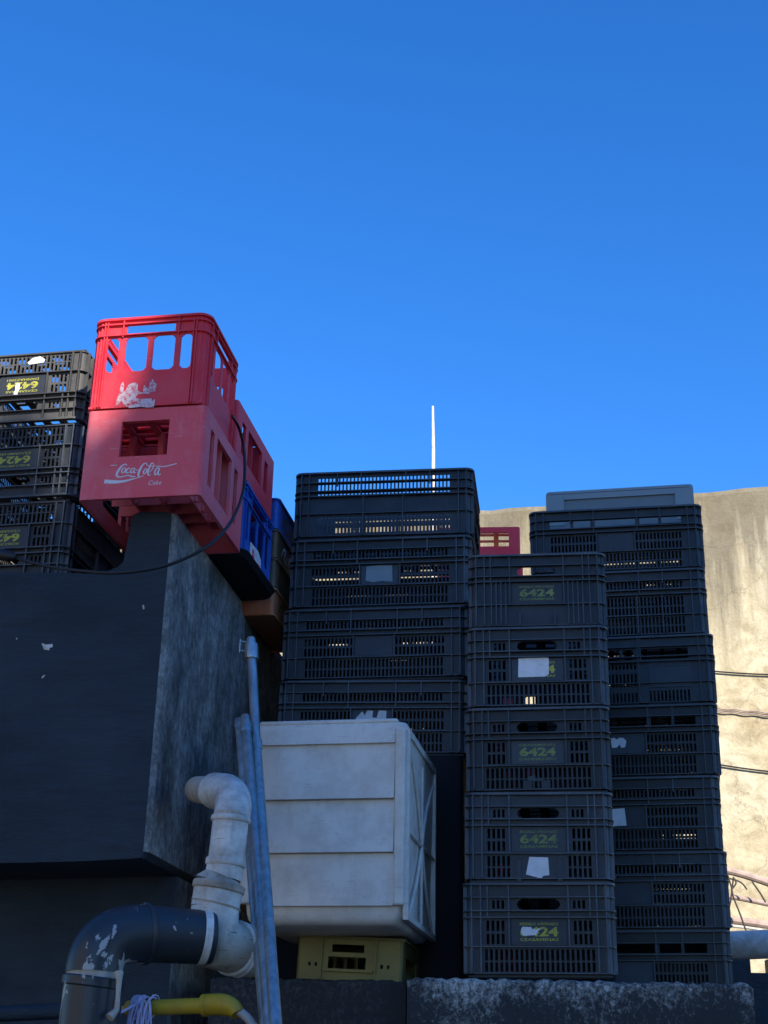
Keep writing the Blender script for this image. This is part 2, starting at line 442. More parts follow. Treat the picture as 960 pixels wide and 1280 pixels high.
# end walls are 0.40 wide, side walls 0.60 wide; every kind lists holes and ribs
def wall_spec(width, kind):
    holes, ribs = [], []
    if width < .5:                                      # end of the crate, with hand hole
        e = .17
        hand = [(-.046, .046, .170, .174), (-.053, .053, .174, .179), (-.056, .056, .179, .190), (-.053, .053, .190, .195), (-.046, .046, .195, .199)]
        holes += hand
        ribs = [(-.152, 0, H), (.152, 0, H), (-.176, 0, H), (.176, 0, H), (-.078, .078, .232), (.078, .078, .232), (-.134, .150, .232), (.134, .150, .232)]
        if kind != 'solid':
            for s in (-1, 1):
                a, b = sorted((s*.084, s*.128)); holes += slot_row(a, b, .174, .195, .0122, .0070)
                a, b = sorted((s*.082, s*.146)); holes += slot_row(a, b, .117, .143, .0132, .0076); holes += slot_row(a, b, .084, .110, .0132, .0076)
            if kind == 'tongue':
                for s in (-1, 1):
                    a, b = sorted((s*.070, s*.146)); holes += slot_row(a, b, .043, .071, .0132, .0076); holes += slot_row(a, b, .015, .039, .0132, .0076)
            else:
                holes += slot_row(-.146, .146, .043, .071, .0132, .0076); holes += slot_row(-.146, .146, .015, .039, .0132, .0076)
        else:
            ribs += [(x, .004, .148) for x in (-.132, -.118, -.104, -.09, .09, .104, .118, .132)] + [(-.05, .004, .05), (.05, .004, .05)]
    else:
        e = .27
        ribs = [(-.25, 0, H), (.25, 0, H), (-.276, 0, H), (.276, 0, H), (-.075, .150, .236), (.075, .150, .236), (-.155, .19, .236), (.155, .19, .236)]
        A = .228
        P, W = .0124, .0070
        if kind == 'slots':
            holes += slot_row(-A, A, .176, .199, P, W)
            for s in (-1, 1):
                a, b = sorted((s*.066, s*A))
                holes += slot_row(a, b, .118, .142, P, W); holes += slot_row(a, b, .084, .110, P, W)
            holes += slot_row(-A, A, .043, .071, P, W) + slot_row(-A, A, .014, .038, P, W)
            ribs += [(-.066, .078, .15), (.066, .078, .15)]
        elif kind == 'open':                            # wide openings under the rim
            for a, b in ((-A, -.155), (-.145, -.085), (-.070, .070), (.085, .150), (.160, A)): holes.append((a, b, .173, .200))
            for s in (-1, 1):
                a, b = sorted((s*.066, s*A))
                holes += slot_row(a, b, .118, .142, P, W); holes += slot_row(a, b, .084, .110, P, W)
            holes += slot_row(-A, A, .043, .071, P, W) + slot_row(-A, A, .014, .038, P, W)
            ribs += [(-.066, .078, .15), (.066, .078, .15)]
        elif kind == 'airy':                            # all slots, open top band at one end
            holes += slot_row(-A, A, .176, .199, P, W)
            holes += slot_row(-A, A, .112, .144, P, W) + slot_row(-A, A, .082, .107, P, W)
            holes += slot_row(-A, A, .043, .071, P, W) + slot_row(-A, A, .014, .038, P, W)
            ribs += [(-.066, .004, .15), (.066, .004, .15), (-.15, .004, .15), (.15, .004, .15)]
        elif kind == 'top':                             # the crate that shows the sky
            holes += slot_row(-A, A, .205, .221, P, .0072) + slot_row(-A, A, .177, .198, P, .0072) + slot_row(-A, A, .159, .164, P, .0072)
            holes += slot_row(-A, A, .058, .080, P, .0068) + slot_row(-A, A, .022, .046, P, .0068)
            ribs += [(-.066, .004, .15), (.066, .004, .15)]
        elif kind == 'plated':                          # tall slots and a big raised plate
            for a, b in ((-A, -.135), (-.120, -.010), (.0, .035), (.060, .215)): holes.append((a, b, .160, .196))
            holes += slot_row(-A, .045, .128, .146, P, W) + slot_row(-A, .045, .066, .112, P, W) + slot_row(-A, .045, .010, .046, P, W)
            holes += slot_row(.075, .22, .010, .052, P, W)
            ribs = [(-.25, 0, H), (.25, 0, H), (-.276, 0, H), (.276, 0, H), (.050, .004, .236), (.058, .150, .236)]
    return e, holes, ribs

def wall_mesh(mb, hx, hy, k, kind, tilt=0):
    width = .6 if (hx > hy) == (k in (0, 2)) else .4
    fn = side_fn(hx, hy, k)
    e, holes, ribs = wall_spec(width, kind)
    panel(mb, -e, e, .011, H-.001, holes, fn)
    return fn, ribs

LEDGES = ((.0100, .0125, .005), (.0755, .0785, .0095), (.1490, .1520, .0125), (.1660, .1690, .0125), (.2010, .2035, .0105))
def make_crate(name, front, mat, kinds, plate=None, lettering=None, ledges=LEDGES, edge=None):
    edge = M['blackedge']
    """front 'end' or 'side' says which wall looks towards -Y; kinds = wall kinds of (front/back, flanks)"""
    hx, hy = ((.19, .29) if front == 'end' else (.29, .19))
    root = empty(name)
    f = MB()
    for k in range(4):
        mb = MB(); wf, ribs = wall_mesh(mb, hx, hy, k, kinds[k % 2])
        for u, z0, z1 in ribs:
            z0 = max(z0, .012); z1 = min(z1, H-.003)
            p, q = wf(u-.0019, z0, -.001), wf(u+.0019, z1, .0092)
            f.box(min(p.x, q.x), max(p.x, q.x), min(p.y, q.y), max(p.y, q.y), z0, z1)
        wide = (hx > hy) == (k in (0, 2))
        mb.build('side_wall' if wide else 'end_wall', mat, root)
    corner_posts(f, hx, hy, .02, .011, H-.001)
    for z0, z1, o in ledges: ring(f, hx, hy, .02, o, -.0003, z0, z1)
    f.build('frame', edge or mat, root)
    g = MB(); ring(g, hx, hy, .02, .0120, .0032, H-.0065, H-.0002, sag=.0018); g.build('rim', edge or mat, root)
    b = MB()
    bh = []
    for i in range(9):
        for j in range(6):
            u0 = -.255 + i*.058; v0 = -.165 + j*.057
            bh.append((u0, u0+.042, v0, v0+.030))
    ring(b, hx-.010, hy-.010, .018, 0, .006, .0002, .0135)
    if hx > hy: bf = lambda u, v, d: Vector((u, v, .006+d))
    else: bf = lambda u, v, d: Vector((-v, u, .006+d))
    panel(b, -.286, .286, -.186, .186, bh, bf, .004)
    b.build('base', mat, root)
    fn = side_fn(hx, hy, 0)
    if plate:
        u0, u1, v0, v1 = plate
        p = MB(); a, c = fn(u0, v0, .0005), fn(u1, v1, .0028)
        p.box(min(a.x, c.x), max(a.x, c.x), min(a.y, c.y), max(a.y, c.y), v0, v1)
        po = p.build('label_plate', M['plate'], root)
        if lettering:
            top, num, bot, lm = lettering
            t = MB()
            w = .100; uc = (u0+u1)/2; vm = (v0+v1)/2 - .0285
            add_text(t, bot, w, .0075, uc, vm+.006, fn, .0032, .012)
            add_text(t, num, w, .0245, uc, vm+.0175, fn, .0032, .035)
            add_text(t, top, w, .0070, uc, vm+.0455, fn, .0032, .012)
            t.build('lettering', M[lm], po)
    return root

def paper(root, fn, pts, d=.0034, name='paper_label', mat='paper', label=None):
    mb = MB(); mb.poly(pts, lambda u, v, e: fn(u, v, d+e), .0005)
    return mb.build(name, M[mat], root, label=label)

fnE = side_fn(.19, .29, 0)      # front of an end-on crate
fnS = side_fn(.29, .19, 0)      # front of a side-on crate

# prototypes -----------------------------------------------------------------
PL = (-.072, .072, .0815, .1465)
T1 = ('MODELO APROVADO', '6424', 'CEASAMINAS')
T2 = ('CEASAMINAS', '6424', 'DANHAZ2001')
p_solid = lambda: make_crate('plastic_crate', 'end', M['black'], ('solid', 'slots'), PL, (*T1, 'faded'))
p_end1 = lambda: make_crate('plastic_crate', 'end', M['black'], ('slots', 'slots'), PL, (*T1, 'lettering'))
p_end2 = lambda: make_crate('plastic_crate', 'end', M['black'], ('slots', 'slots'), PL, (*T2, 'faded'))
p_end3 = lambda: make_crate('plastic_crate', 'end', M['black'], ('tongue', 'slots'), PL, (*T1, 'faded'))
PS = (-.060, .060, .0815, .1465)

def place(o, base, yaw, lean, depth, k, dz=0, jit=1.0, flip=False, dyaw=None, dx=None):
    z = k*H
    y = yaw + (random.uniform(-1.3, 1.3)*jit if dyaw is None else dyaw)*math.pi/180
    xo = random.uniform(-.003, .003)*jit if dx is None else dx
    ex = Vector((math.cos(y), math.sin(y), 0)); ey = Vector((-math.sin(y), math.cos(y), 0))
    p = Vector(base) + Vector((lean[0]*z, lean[1]*z, z+dz)) + ey*(depth/2) + ex*xo
    o.location = p; o.rotation_euler = (random.uniform(-.004, .004), random.uniform(-.005, .005), y)
    if flip:
        o.location.z += H; o.rotation_euler = (0, math.pi, y)
    return o

GC = 'black crates in the stack showing yellow numbers'
C_base, C_yaw, C_lean = (.4294, 3.785, .3131), R(-7.24), (.0169, .045)
c0 = p_end1(); place(c0, C_base, C_yaw, C_lean, .6, 0)
tag(c0, 'black crate with yellow number half torn away, standing on the mottled ledge', 'crate', GC)
paper(c0, fnE, [(-.047,.1215),(-.043,.1275),(-.020,.1265),(-.018,.1215),(-.012,.1225),(-.009,.1185),(-.002,.1235),(.004,.1225),(-.003,.1165),(-.008,.1065),(-.040,.1045),(-.046,.1085)])
c1 = p_end3(); place(c1, C_base, C_yaw, C_lean, .6, 1)
tag(c1, 'black plastic crate with white crumpled paper stuck below its faded yellow number', 'crate', GC)
paper(c1, fnE, [(-.026,.068),(.024,.0665),(.026,.020),(.010,.018),(.004,.010),(-.002,.013),(-.036,.022)], .002)
for s in (-1, 1):      # moulded tongue on either side of the paper
    b = MB(); b.box(s*.054-.006, s*.054+.006, -.294, -.2905, .003, .058); b.build('tongue', M['plate'], c1)
c2 = p_end2(); place(c2, C_base, C_yaw, C_lean, .6, 2)
tag(c2, 'black crate with small faded number, no paper, third up from the mottled ledge', 'crate', GC)
for u in (-.03, .02):
    b = MB(); b.box(u-.012, u+.012, -.2935, -.2905, .010, .0355); b.build('catch', M['black'], c2)
paper(c2, fnE, [(-.03,.044),(-.01,.052),(-.006,.040),(.008,.043),(.012,.036),(-.012,.034),(-.028,.036)], .0012, 'dust_smear', 'plate')
c3 = p_end1(); place(c3, C_base, C_yaw, C_lean, .6, 3)
tag(c3, 'black plastic crate with blank white paper covering most of its yellow number', 'crate', GC)
paper(c3, fnE, [(-.053,.1475),(.030,.1485),(.033,.1435),(.032,.100),(.022,.093),(-.055,.092)], .0040)
c4 = p_solid(); c4.scale = (1, 1, .955); place(c4, C_base, C_yaw, C_lean, .6, 4)
tag(c4, 'black closed sided crate on top of the stack with yellow numbers', 'crate', GC)

GB = 'black crates in the wide slotted stack'
B_base, B_yaw, B_lean = (-.0308, 4.2784, .9972), R(-7.47), (.0344, -.034)
b0 = make_crate('plastic_crate', 'side', M['black'], ('slots', 'slots'), PS); place(b0, B_base, B_yaw, B_lean, .4, 0, dx=.004)
tag(b0, 'black slotted crate just behind the top of the cream bin, torn white sticker', 'crate', GB)
paper(b0, fnS, [(-.050,.119),(-.030,.142),(-.022,.128),(-.014,.144),(.004,.143),(.002,.122),(.016,.120),(.022,.144),(.046,.143),(.046,.112),(-.048,.112)], .0032, 'torn_sticker')
b1 = make_crate('plastic_crate', 'side', M['black'], ('slots', 'slots'), PS); place(b1, B_base, B_yaw, B_lean, .4, 1, dx=-.002)
tag(b1, 'black slotted crate with bare plate, second up behind the cream bin', 'crate', GB)
b2 = make_crate('plastic_crate', 'side', M['black'], ('slots', 'slots'), PS); place(b2, B_base, B_yaw, B_lean, .4, 2, dx=.004)
tag(b2, 'black slotted crate with scuffed grey sticker, just under the see-through top crate', 'crate', GB)
paper(b2, fnS, [(-.046,.094),(-.044,.143),(-.01,.146),(.040,.145),(.042,.088),(.01,.092),(-.02,.088)], .0032, 'scuffed_sticker', 'greyblue')
b3 = make_crate('plastic_crate', 'side', M['black'], ('top', 'slots'), None, None,
                ((.010,.0125,.005), (.0875,.0905,.0095), (.149,.152,.0125), (.168,.171,.0125), (.2005,.2035,.0105)))
place(b3, B_base, B_yaw, B_lean, .4, 3, dx=.002)
tag(b3, 'black crate on top of the wide stack, sky showing through its slots', 'crate', GB)

GR = 'black crates in the tall stack against the beige wall'
R_base, R_yaw, R_lean = (.791, 4.4904, .2757), R(-11.25), (.0134, .0257)
def torn(u, v): return [(u-.026,v+.014),(u-.012,v+.016),(u-.004,v+.010),(u+.004,v+.016),(u+.018,v+.015),(u+.027,v+.004),(u+.022,v-.016),(u+.010,v-.018),(u+.004,v-.006),(u-.004,v-.016),(u-.020,v-.017)]
kinds = ['open', 'slots', 'slots', 'open', 'plated', 'airy', 'open']
labs = ['black crate at the foot of the tall right stack, half hidden by the mottled ledge',
        'black slotted crate with bare plate, second from the bottom in the tall right stack',
        'black slotted crate with square white paper, in the tall stack by the beige wall',
        'black crate with torn pale sticker under wide openings, by the beige wall',
        'black crate with large raised plate and tall slots, by the beige wall',
        'black crate slotted all over without a plate, just under the tall stack\'s topmost',
        'black crate topmost of the tall stack, carrying the grey tray']
rs = []
for k in range(7):
    pl = PS if kinds[k] in ('open', 'slots') else ((.085, .222, .062, .150) if kinds[k] == 'plated' else None)
    rc = make_crate('plastic_crate', 'side', M['black'], (kinds[k], 'slots'), pl)
    place(rc, R_base, R_yaw, R_lean, .4, k, dx=[0, .004, -.004, .006, .008, -.002, .0][k])
    tag(rc, labs[k], 'crate', GR); rs.append(rc)
rear = make_crate('plastic_crate', 'side', M['black'], ('slots', 'slots'), PS)
def rear_row(base, yaw, lean, levels):
    global rear_used
    for k in levels:
        o = copy_tree(rear) if rear_used else rear
        rear_used = True
        place(o, base, yaw, lean, .4, k, jit=3)
        tag(o, 'black crate in the rear row, glimpsed through the slots of the crates in front', 'crate', 'black crates in the rear row')
rear_used = False
e_ = Vector((-math.sin(R_yaw), math.cos(R_yaw), 0))
rear_row(Vector(R_base) + e_*.43 + Vector((.01, 0, 0)), R_yaw, R_lean, range(7))
e_ = Vector((-math.sin(B_yaw), math.cos(B_yaw), 0))
rear_row(Vector(B_base) + e_*.44 + Vector((-.085, 0, 0)), B_yaw, B_lean, range(3))
paper(rs[2], fnS, [(-.066,.138),(-.002,.142),(.002,.086),(-.064,.084)], .0034)
paper(rs[3], fnS, torn(-.025, .118), .0034, 'torn_sticker')
pm = MB()      # raised lettering frame on the big plate of the fifth crate
for v0, v1 in ((.078, .080), (.132, .134)): pm.box(.097, .210, -.1942, -.1926, v0, v1)
for i in range(9): pm.box(.094+i*.0132, .100+i*.0132, -.1936, -.1926, .139, .147)
pm.build('raised_emblem', M['black'], rs[4])

# grey tray on top of the tall stack
def tray():
    root = empty('plastic_tray', (0, 0, 0))
    mb = MB(); hx, hy, h = .268, .15, .145
    fn = side_fn(hx, hy, 0)
    loop0 = rr_loop(hx, hy, .015, 4); loop1 = rr_loop(hx-.006, hy-.006, .015, 4); n = len(loop0)
    mb.add([(p[0], p[1], 0) for p in loop0] + [(p[0], p[1], h) for p in loop1],
           [(k, (k+1) % n, n+(k+1) % n, n+k) for k in range(n)] + [tuple(range(n, 2*n))])
    mb.build('shell', M['greyblue'], root)
    f = MB()
    for a, b, c, d in ((-hx+.002, -.20, .012, h-.010), (.20, hx-.002, .012, h-.010), (-.1995, .1995, h-.032, h-.010)):
        f.box(a, b, -hy-.002, -hy+.010, c, d)
    f.build('frame', M['greyblue'], root)
    r = MB(); ring(r, hx-.006, hy-.006, .015, .004, .010, h-.006, h+.004); r.build('lip', M['greyblue'], root)
    return root
tr = tray(); tag(tr, 'pale grey plastic tray upside down on top of the tall crate stack', 'tray')
tr.location = (.886, 4.825, R_base[2] + 7*H - .004); tr.rotation_euler = (0, 0, R(-11.2))

GL = 'black crates upside down on the painted wall'
L_yaw = R(-9.44)
ex = Vector((math.cos(L_yaw), math.sin(L_yaw), 0)); ey = Vector((-math.sin(L_yaw), math.cos(L_yaw), 0))
L_base = Vector((-.888, 3.67, 1.345)) - ex*.2
ll = ['upside-down black crate at the bottom left, resting on the dark painted wall',
      'upside-down black crate with dull yellow number, middle one of the left three',
      'upside-down black crate with bright sunlit yellow number, beside the red crates']
ls = []
for k in range(3):
    o = (p_end1 if k != 2 else p_end2)()
    place(o, L_base, L_yaw, (0, 0), .6, k, dz=k*.0055, flip=True, dx=[0, .002, -.004][k], dyaw=[-1.2, -1.6, -.9][k])
    tag(o, ll[k], 'crate', GL); ls.append(o)
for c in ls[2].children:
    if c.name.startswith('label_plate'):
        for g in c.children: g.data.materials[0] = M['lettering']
    elif c.data.materials[0].name.startswith(('black_plastic', 'scuffed')): c.data.materials[0] = M['greyed']
paper(ls[2], fnE, [(-.062,.030),(-.058,.040),(-.012,.044),(-.006,.036),(-.014,.030),(-.020,.022),(-.045,.018)], .0014)
paper(ls[2], fnE, [(.010,.150),(.022,.149),(.024,.138),(.020,.128),(.022,.112),(.016,.104),(.008,.108),(.006,.126),(.012,.138)], .0036)

# ------------------------------------------------------------------ bottle crates
def ribbed_crate(name, mat, w, l, h, windows=True):
    """upright bottle crate: rounded corners, hand hole, four windows, double ledges, ribs"""
    hx, hy, r = w/2-.008, l/2-.008, .030
    root = empty(name)
    for k in range(4):
        fn = side_fn(hx, hy, k)
        span = hx if k % 2 == 0 else hy
        e = span - r
        s = e/.118
        holes = [(-.062*s, .062*s, h-.049, h-.023)]
        for a, b in ((-.1085*s, -.079*s), (-.062*s, -.005*s), (.009*s, .064*s), (.079*s, .1085*s)):
            z0, z1 = h-.171, h-.061
            holes += [(a, b, z0+.008, z1-.008), (a+.004, b-.004, z0+.003, z1-.003), (a+.009, b-.009, z0, z1)]
        mb = MB(); panel(mb, -e, e, .002, h-.001, holes, fn, .004)
        for u in (-e+.001, -e+.009, e-.009, e-.001):
            a, c = fn(u-.0016, .004, -.001), fn(u+.0016, h-.012, .0065)
            mb.box(min(a.x, c.x), max(a.x, c.x), min(a.y, c.y), max(a.y, c.y), .004, h-.012)
        for u in (-.07*s, .045*s, .072*s):
            a, c = fn(u-.0016, h-.058, -.001), fn(u+.0016, h-.004, .0065)
            if u == .045*s: continue
            mb.box(min(a.x, c.x), max(a.x, c.x), min(a.y, c.y), max(a.y, c.y), h-.062, h-.004)
        mb.build('end_wall' if k % 2 == 0 else 'side_wall', mat, root)
    f = MB(); corner_posts(f, hx, hy, r, .002, h-.001, .004, 7)
    for cx in (-1, 1):
        for cy in (-1, 1):
            for a0 in (20, 45, 70):
                a = R(a0); x = cx*(hx-r + r*math.cos(a)); y = cy*(hy-r + r*math.sin(a))
                f.tube([(x, y, .006), (x, y, h-.01)], .003, 6)
    for z0, z1, o in ((h-.057, h-.054, .008), (h-.022, h-.0195, .008)): ring(f, hx, hy, r, o, -.0003, z0, z1, 7)
    f.build('frame', mat, root, True)
    g = MB(); ring(g, hx, hy, r, .008, .005, h-.007, h, 7); g.build('rim', mat, root, True)
    b = MB(); bf = lambda u, v, d: Vector((u, v, .010+d))
    bh = [(-hx+.03+i*.07, -hx+.03+i*.07+.045, -hy+.03+j*.07, -hy+.03+j*.07+.045) for i in range(int((2*hx-.04)/.07)) for j in range(int((2*hy-.04)/.07))]
    panel(b, -hx+.003, hx-.003, -hy+.003, hy-.003, bh, bf, .006); b.build('base', mat, root)
    return root

def smooth_crate(name, mat, w, l, h, win=(.068, .107), inner=True):
    """smooth bottle crate seen upside down: square window in the ends, tall slots in the sides, bottle cells inside"""
    hx, hy, r = w/2, l/2, .012
    root = empty(name)
    for k in range(4):
        fn = side_fn(hx, hy, k)
        span = hx if k % 2 == 0 else hy
        e = span - r
        if k % 2 == 0:
            holes = [(-win[0], win[0], h-.038-win[1], h-.038)]
        else:
            q = e/.21
            holes = [(-.165*q, -.125*q, .055, h-.045), (-.095*q, .065*q, .050, h-.040), (.100*q, .140*q, .055, h-.045)]
        mb = MB(); panel(mb, -e, e, 0, h, holes, fn, .012 if k % 2 == 0 else .010)
        mb.build('end_wall' if k % 2 == 0 else 'side_wall', mat, root)
    t = MB(); corner_posts(t, hx, hy, r, 0, h, .010, 4)
    bh = [(-hx+.02+i*.075, -hx+.02+i*.075+.055, -hy+.02+j*.072, -hy+.02+j*.072+.052) for i in range(4) for j in range(int((2*hy-.03)/.072))]
    panel(t, -hx+.004, hx-.004, -hy+.004, hy-.004, bh, lambda u, v, d: Vector((u, v, h-.003+d)), .006)
    t.build('frame', mat, root)
    if inner:
        c = MB()
        for i in range(1, 4):
            x = -hx + 2*hx*i/4; c.box(x-.0015, x+.0015, -hy+.17, hy-.013, .07, h-.012)
        nn = max(2, round(l/.078))
        for j in range(3, nn):
            y = -hy + 2*hy*j/nn; c.box(-hx+.013, hx-.013, y-.0015, y+.0015, .072, h-.0125)
        for i in range(1, 4):
            for j in range(2, nn):
                x = -hx + 2*hx*i/4; y = -hy + 2*hy*j/nn
                c.tube([(x, y, .075), (x, y, h-.013)], .011, 8)
        c.build('bottle_dividers', mat, root)
    return root

def ribbon(mb, pts, fn, d, k=1.0):
    p = smooth_path(pts, 7); n = len(p)
    L, Rr = [], []
    for i in range(n):
        a = p[max(i-1, 0)]; b = p[min(i+1, n-1)]
        tx, ty = b[0]-a[0], b[1]-a[1]; q = math.hypot(tx, ty) or 1
        nx, ny = -ty/q, tx/q; w = p[i][2]/2*k
        L.append((p[i][0]+nx*w, p[i][1]+ny*w)); Rr.append((p[i][0]-nx*w, p[i][1]-ny*w))
    vs = [fn(x, y, d) for x, y in L] + [fn(x, y, d) for x, y in Rr]
    mb.add(vs, [(i, i+1, n+i+1, n+i) for i in range(n-1)])

SCRIPT = [
 [(264,96,5),(258,88,9),(240,88,8),(216,108,13),(195,145,17),(184,174,16),(190,194,12),(212,201,9),(246,192,7),(284,182,8),(310,188,10),(336,190,8),(350,182,3)],
 [(250,118,6),(238,120,9),(226,140,11),(226,158,9),(240,162,7),(254,146,10),(257,128,8),(248,119,6)],
 [(297,124,8),(286,118,7),(272,128,10),(264,148,11),(270,161,9),(286,158,6),(300,146,4)],
 [(336,120,7),(322,116,7),(308,130,10),(303,150,10),(312,160,7),(326,146,8),(338,118,8)],
 [(340,118,9),(332,146,10),(336,158,8),(352,150,4)],
 [(352,134,7),(366,128,7)],
 [(440,84,5),(434,70,8),(416,72,8),(396,98,13),(380,138,17),(374,172,15),(384,190,10),(404,186,6),(420,172,4)],
 [(438,116,6),(427,122,9),(417,142,11),(419,160,8),(431,160,7),(444,142,10),(446,124,8),(438,116,6)],
 [(494,66,5),(478,70,9),(464,110,12),(457,150,11),(464,173,8),(482,166,5)],
 [(494,66,5),(502,82,7),(490,120,6),(470,148,5)],
 [(552,106,7),(534,106,8),(520,124,11),(515,148,11),(523,166,8),(538,152,8),(550,114,8)],
 [(554,104,9),(546,146,11),(552,167,8),(572,154,4)],
 [(438,82,5),(470,93,6),(520,90,6),(580,92,7),(640,78,8),(700,58,7)],
 [(82,246,30),(140,247,28),(205,244,24),(262,234,17),(330,213,10),(384,196,4)],
 [(120,103,5),(150,101,6),(182,97,4)],
]
def logo(root, fn, cell):
    mb = MB(); m2 = []
    for i, st in enumerate(SCRIPT):
        pts = []
        for x, y, w in st:
            yy = y + .1*(x-394)
            pts.append(((x-394)/3096, (366-yy)/2950, w/3000))
        ribbon(mb, pts, fn, .0004 + .00006*i, 1.15 if i < 14 else 1.0)
    add_text(mb, 'Coke', .036, .0135, (526-394)/3096, .034, fn, .0006, .0, .25)
    return mb.build('script_logo', M['rubbed'], root)

ROW = Vector((-.491, 3.42, 0)); RY = R(-9.44)
rx = Vector((math.cos(RY), math.sin(RY), 0)); ryv = Vector((-math.sin(RY), math.cos(RY), 0))
def rowpos(along, inset, z): return ROW + ryv*along - rx*inset + Vector((0, 0, z))

# lower front red crate with the script
w, l, h = .341, .432, .268
ra = smooth_crate('bottle_crate', M['redpale'], w, l, h)
ra.location = rowpos(l/2, w/2, 1.492); ra.rotation_euler = (0, 0, RY)
tag(ra, 'faded smooth red bottle crate with white script logo, jutting over the wall corner', 'bottle crate')
logo(ra, side_fn(w/2, l/2, 0), None)
# upper front red crate
wu, lu, hu = .347, .335, .285
rb = ribbed_crate('bottle_crate', M['red'], wu, lu, hu)
rb.location = rowpos(-.012+lu/2, .004+wu/2, 1.763); rb.rotation_euler = (0, 0, RY - R(.3))
tag(rb, 'ribbed red bottle crate with rounded windows, highest of the red crates', 'bottle crate')
fnU = side_fn(wu/2-.008, lu/2-.008, 0)
Z6 = lambda x, y: ((x-372)/1800, (515 - (y + .08*(x-372)))/1740)
blob = [(222,512),(228,470),(236,440),(240,398),(250,382),(258,402),(256,436),(268,430),(280,398),(300,388),(318,384),(330,392),(330,428),(344,436),(358,440),(362,398),(374,408),(386,420),(392,380),(404,366),(414,384),(426,388),(426,432),(396,436),(388,446),(360,444),(334,448),(322,470),(352,474),(408,470),(410,488),(426,472),(424,518),(388,520),(352,516),(300,524),(282,516),(262,500),(250,482),(238,506)]
wp = MB(); wp.poly([Z6(*p) for p in blob], lambda u, v, e: fnU(u, v, .0004+e), .0003); wp.build('worn_print', M['worn'], rb)
wl = MB(); add_text(wl, 'Coke', .048, .016, .012, .045, fnU, .0012, .0, .3); wl.build('lettering', M['red'], rb)
# second upper red crate
w2, l2, h2 = .30, .46, .205
rc_ = smooth_crate('bottle_crate', M['red'], w2, l2, h2, (.06, .09))
rc_.location = rowpos(.328+l2/2, .004+w2/2, 1.742); rc_.rotation_euler = (0, 0, RY - R(.5))
tag(rc_, 'red bottle crate with tall slots lying on the blue one, behind the highest red crate', 'bottle crate')
# lower blue crate
w3, l3, h3 = .318, .405, .246
bc = ribbed_crate('bottle_crate', M['blue'], w3, l3, h3)
bc.location = rowpos(.448+l3/2, .004+w3/2, 1.4975); bc.rotation_euler = (0, 0, RY)
tag(bc, 'bright blue ribbed bottle crate low on the wall, squeezed behind the script crate', 'bottle crate')
fb = side_fn(w3/2-.008, l3/2-.008, 1)
mb = MB(); mb.poly([(-.075,.012),(-.075,.088),(.02,.094),(.062,.08),(.062,.012)], lambda u, v, e: fb(u, v, .0008+e)); pn = mb.build('printed_panel', M['white_print'], bc)
mb = MB(); add_text(mb, 'B', .03, .045, -.035, .03, fb, .0022, .02); mb.poly([(.0,.03),(.0,.05),(.05,.055),(.05,.03)], lambda u, v, e: fb(u, v, .0016+e)); mb.build('emblem', M['red'], pn)

tb = empty('plastic_tray', tuple(rowpos(.645, .150, 1.4935)), (0, 0, RY))
mb = MB(); lo = rr_loop(.165, .215, .05, 8); n = len(lo)
mb.add([(x*.93, y*.95, -.0005) for x, y in lo] + [(x, y, .018) for x, y in lo] + [(x*.985, y*.985, .018) for x, y in lo] + [(x*.92, y*.94, .0025) for x, y in lo],
       [(q*n+k, q*n+(k+1) % n, (q+1)*n+(k+1) % n, (q+1)*n+k) for q in range(3) for k in range(n)] + [tuple(reversed(range(n))), tuple(range(3*n, 4*n))])
mb.build('shell', M['blackbox'], tb)
tag(tb, 'flat black tray under the bright blue bottle crate', 'tray')
# far low crates at the end of the row
def low_crate(name, mat, w, l, h, emblem):
    root = empty(name); hx, hy = w/2, l/2
    for k in range(4):
        mb = MB(); fn = side_fn(hx, hy, k); e = (hx if k % 2 == 0 else hy) - .012
        panel(mb, -e, e, 0, h, [(-.05, .05, h-.04, h-.018)] if k % 2 == 0 else [], fn, .005)
        mb.build('end_wall' if k % 2 == 0 else 'side_wall', mat, root)
    f = MB(); corner_posts(f, hx, hy, .012, 0, h, .005, 4); ring(f, hx, hy, .012, .006, -.0003, h-.006, h-.001); ring(f, hx, hy, .012, .005, -.0003, .001, .006)
    f.build('frame', mat, root)
    b = MB(); b.box(-hx+.006, hx-.006, -hy+.006, hy-.006, .004, .009); b.build('base', mat, root)
    fn = side_fn(hx, hy, 1); g = MB()
    z = h*.2
    for i, st in enumerate(([(-.13,z+.01,.006),(-.10,z+.045,.010),(-.07,z+.05,.008),(-.09,z+.02,.009),(-.05,z+.008,.008)],
                            [(-.03,z+.012,.008),(.0,z+.05,.009),(.03,z+.03,.008),(.0,z+.006,.009)],
                            [(.05,z+.05,.008),(.06,z+.01,.010),(.10,z+.02,.008),(.12,z+.05,.006)])):
        ribbon(g, st, fn, .0006+.0001*i, 1.0)
    g.build('emblem', emblem, root)
    return root
zz = 1.449
for mat, hh, lab, em in (('orange', .095, 'faded orange low crate at the bottom of the pile past the blue crate', 'brown'),
                         ('brown', .100, 'dark brown low crate with pale lettering, just above the orange one', 'paleyellow'),
                         ('brown', .100, 'dark brown low crate with pale lettering, just under the small blue crate', 'white_print'),
                         ('blue', .110, 'blue low crate on top of the two brown ones at the end of the row', 'brown')):
    o = low_crate('low_crate', M[mat], .30, .40, hh, M[em])
    o.location = rowpos(.874+.20, .004+.15+random.uniform(-.003, .003), zz); o.rotation_euler = (0, 0, RY+R(random.uniform(-.8, .8)))
    tag(o, lab, 'crate'); zz += hh + .002

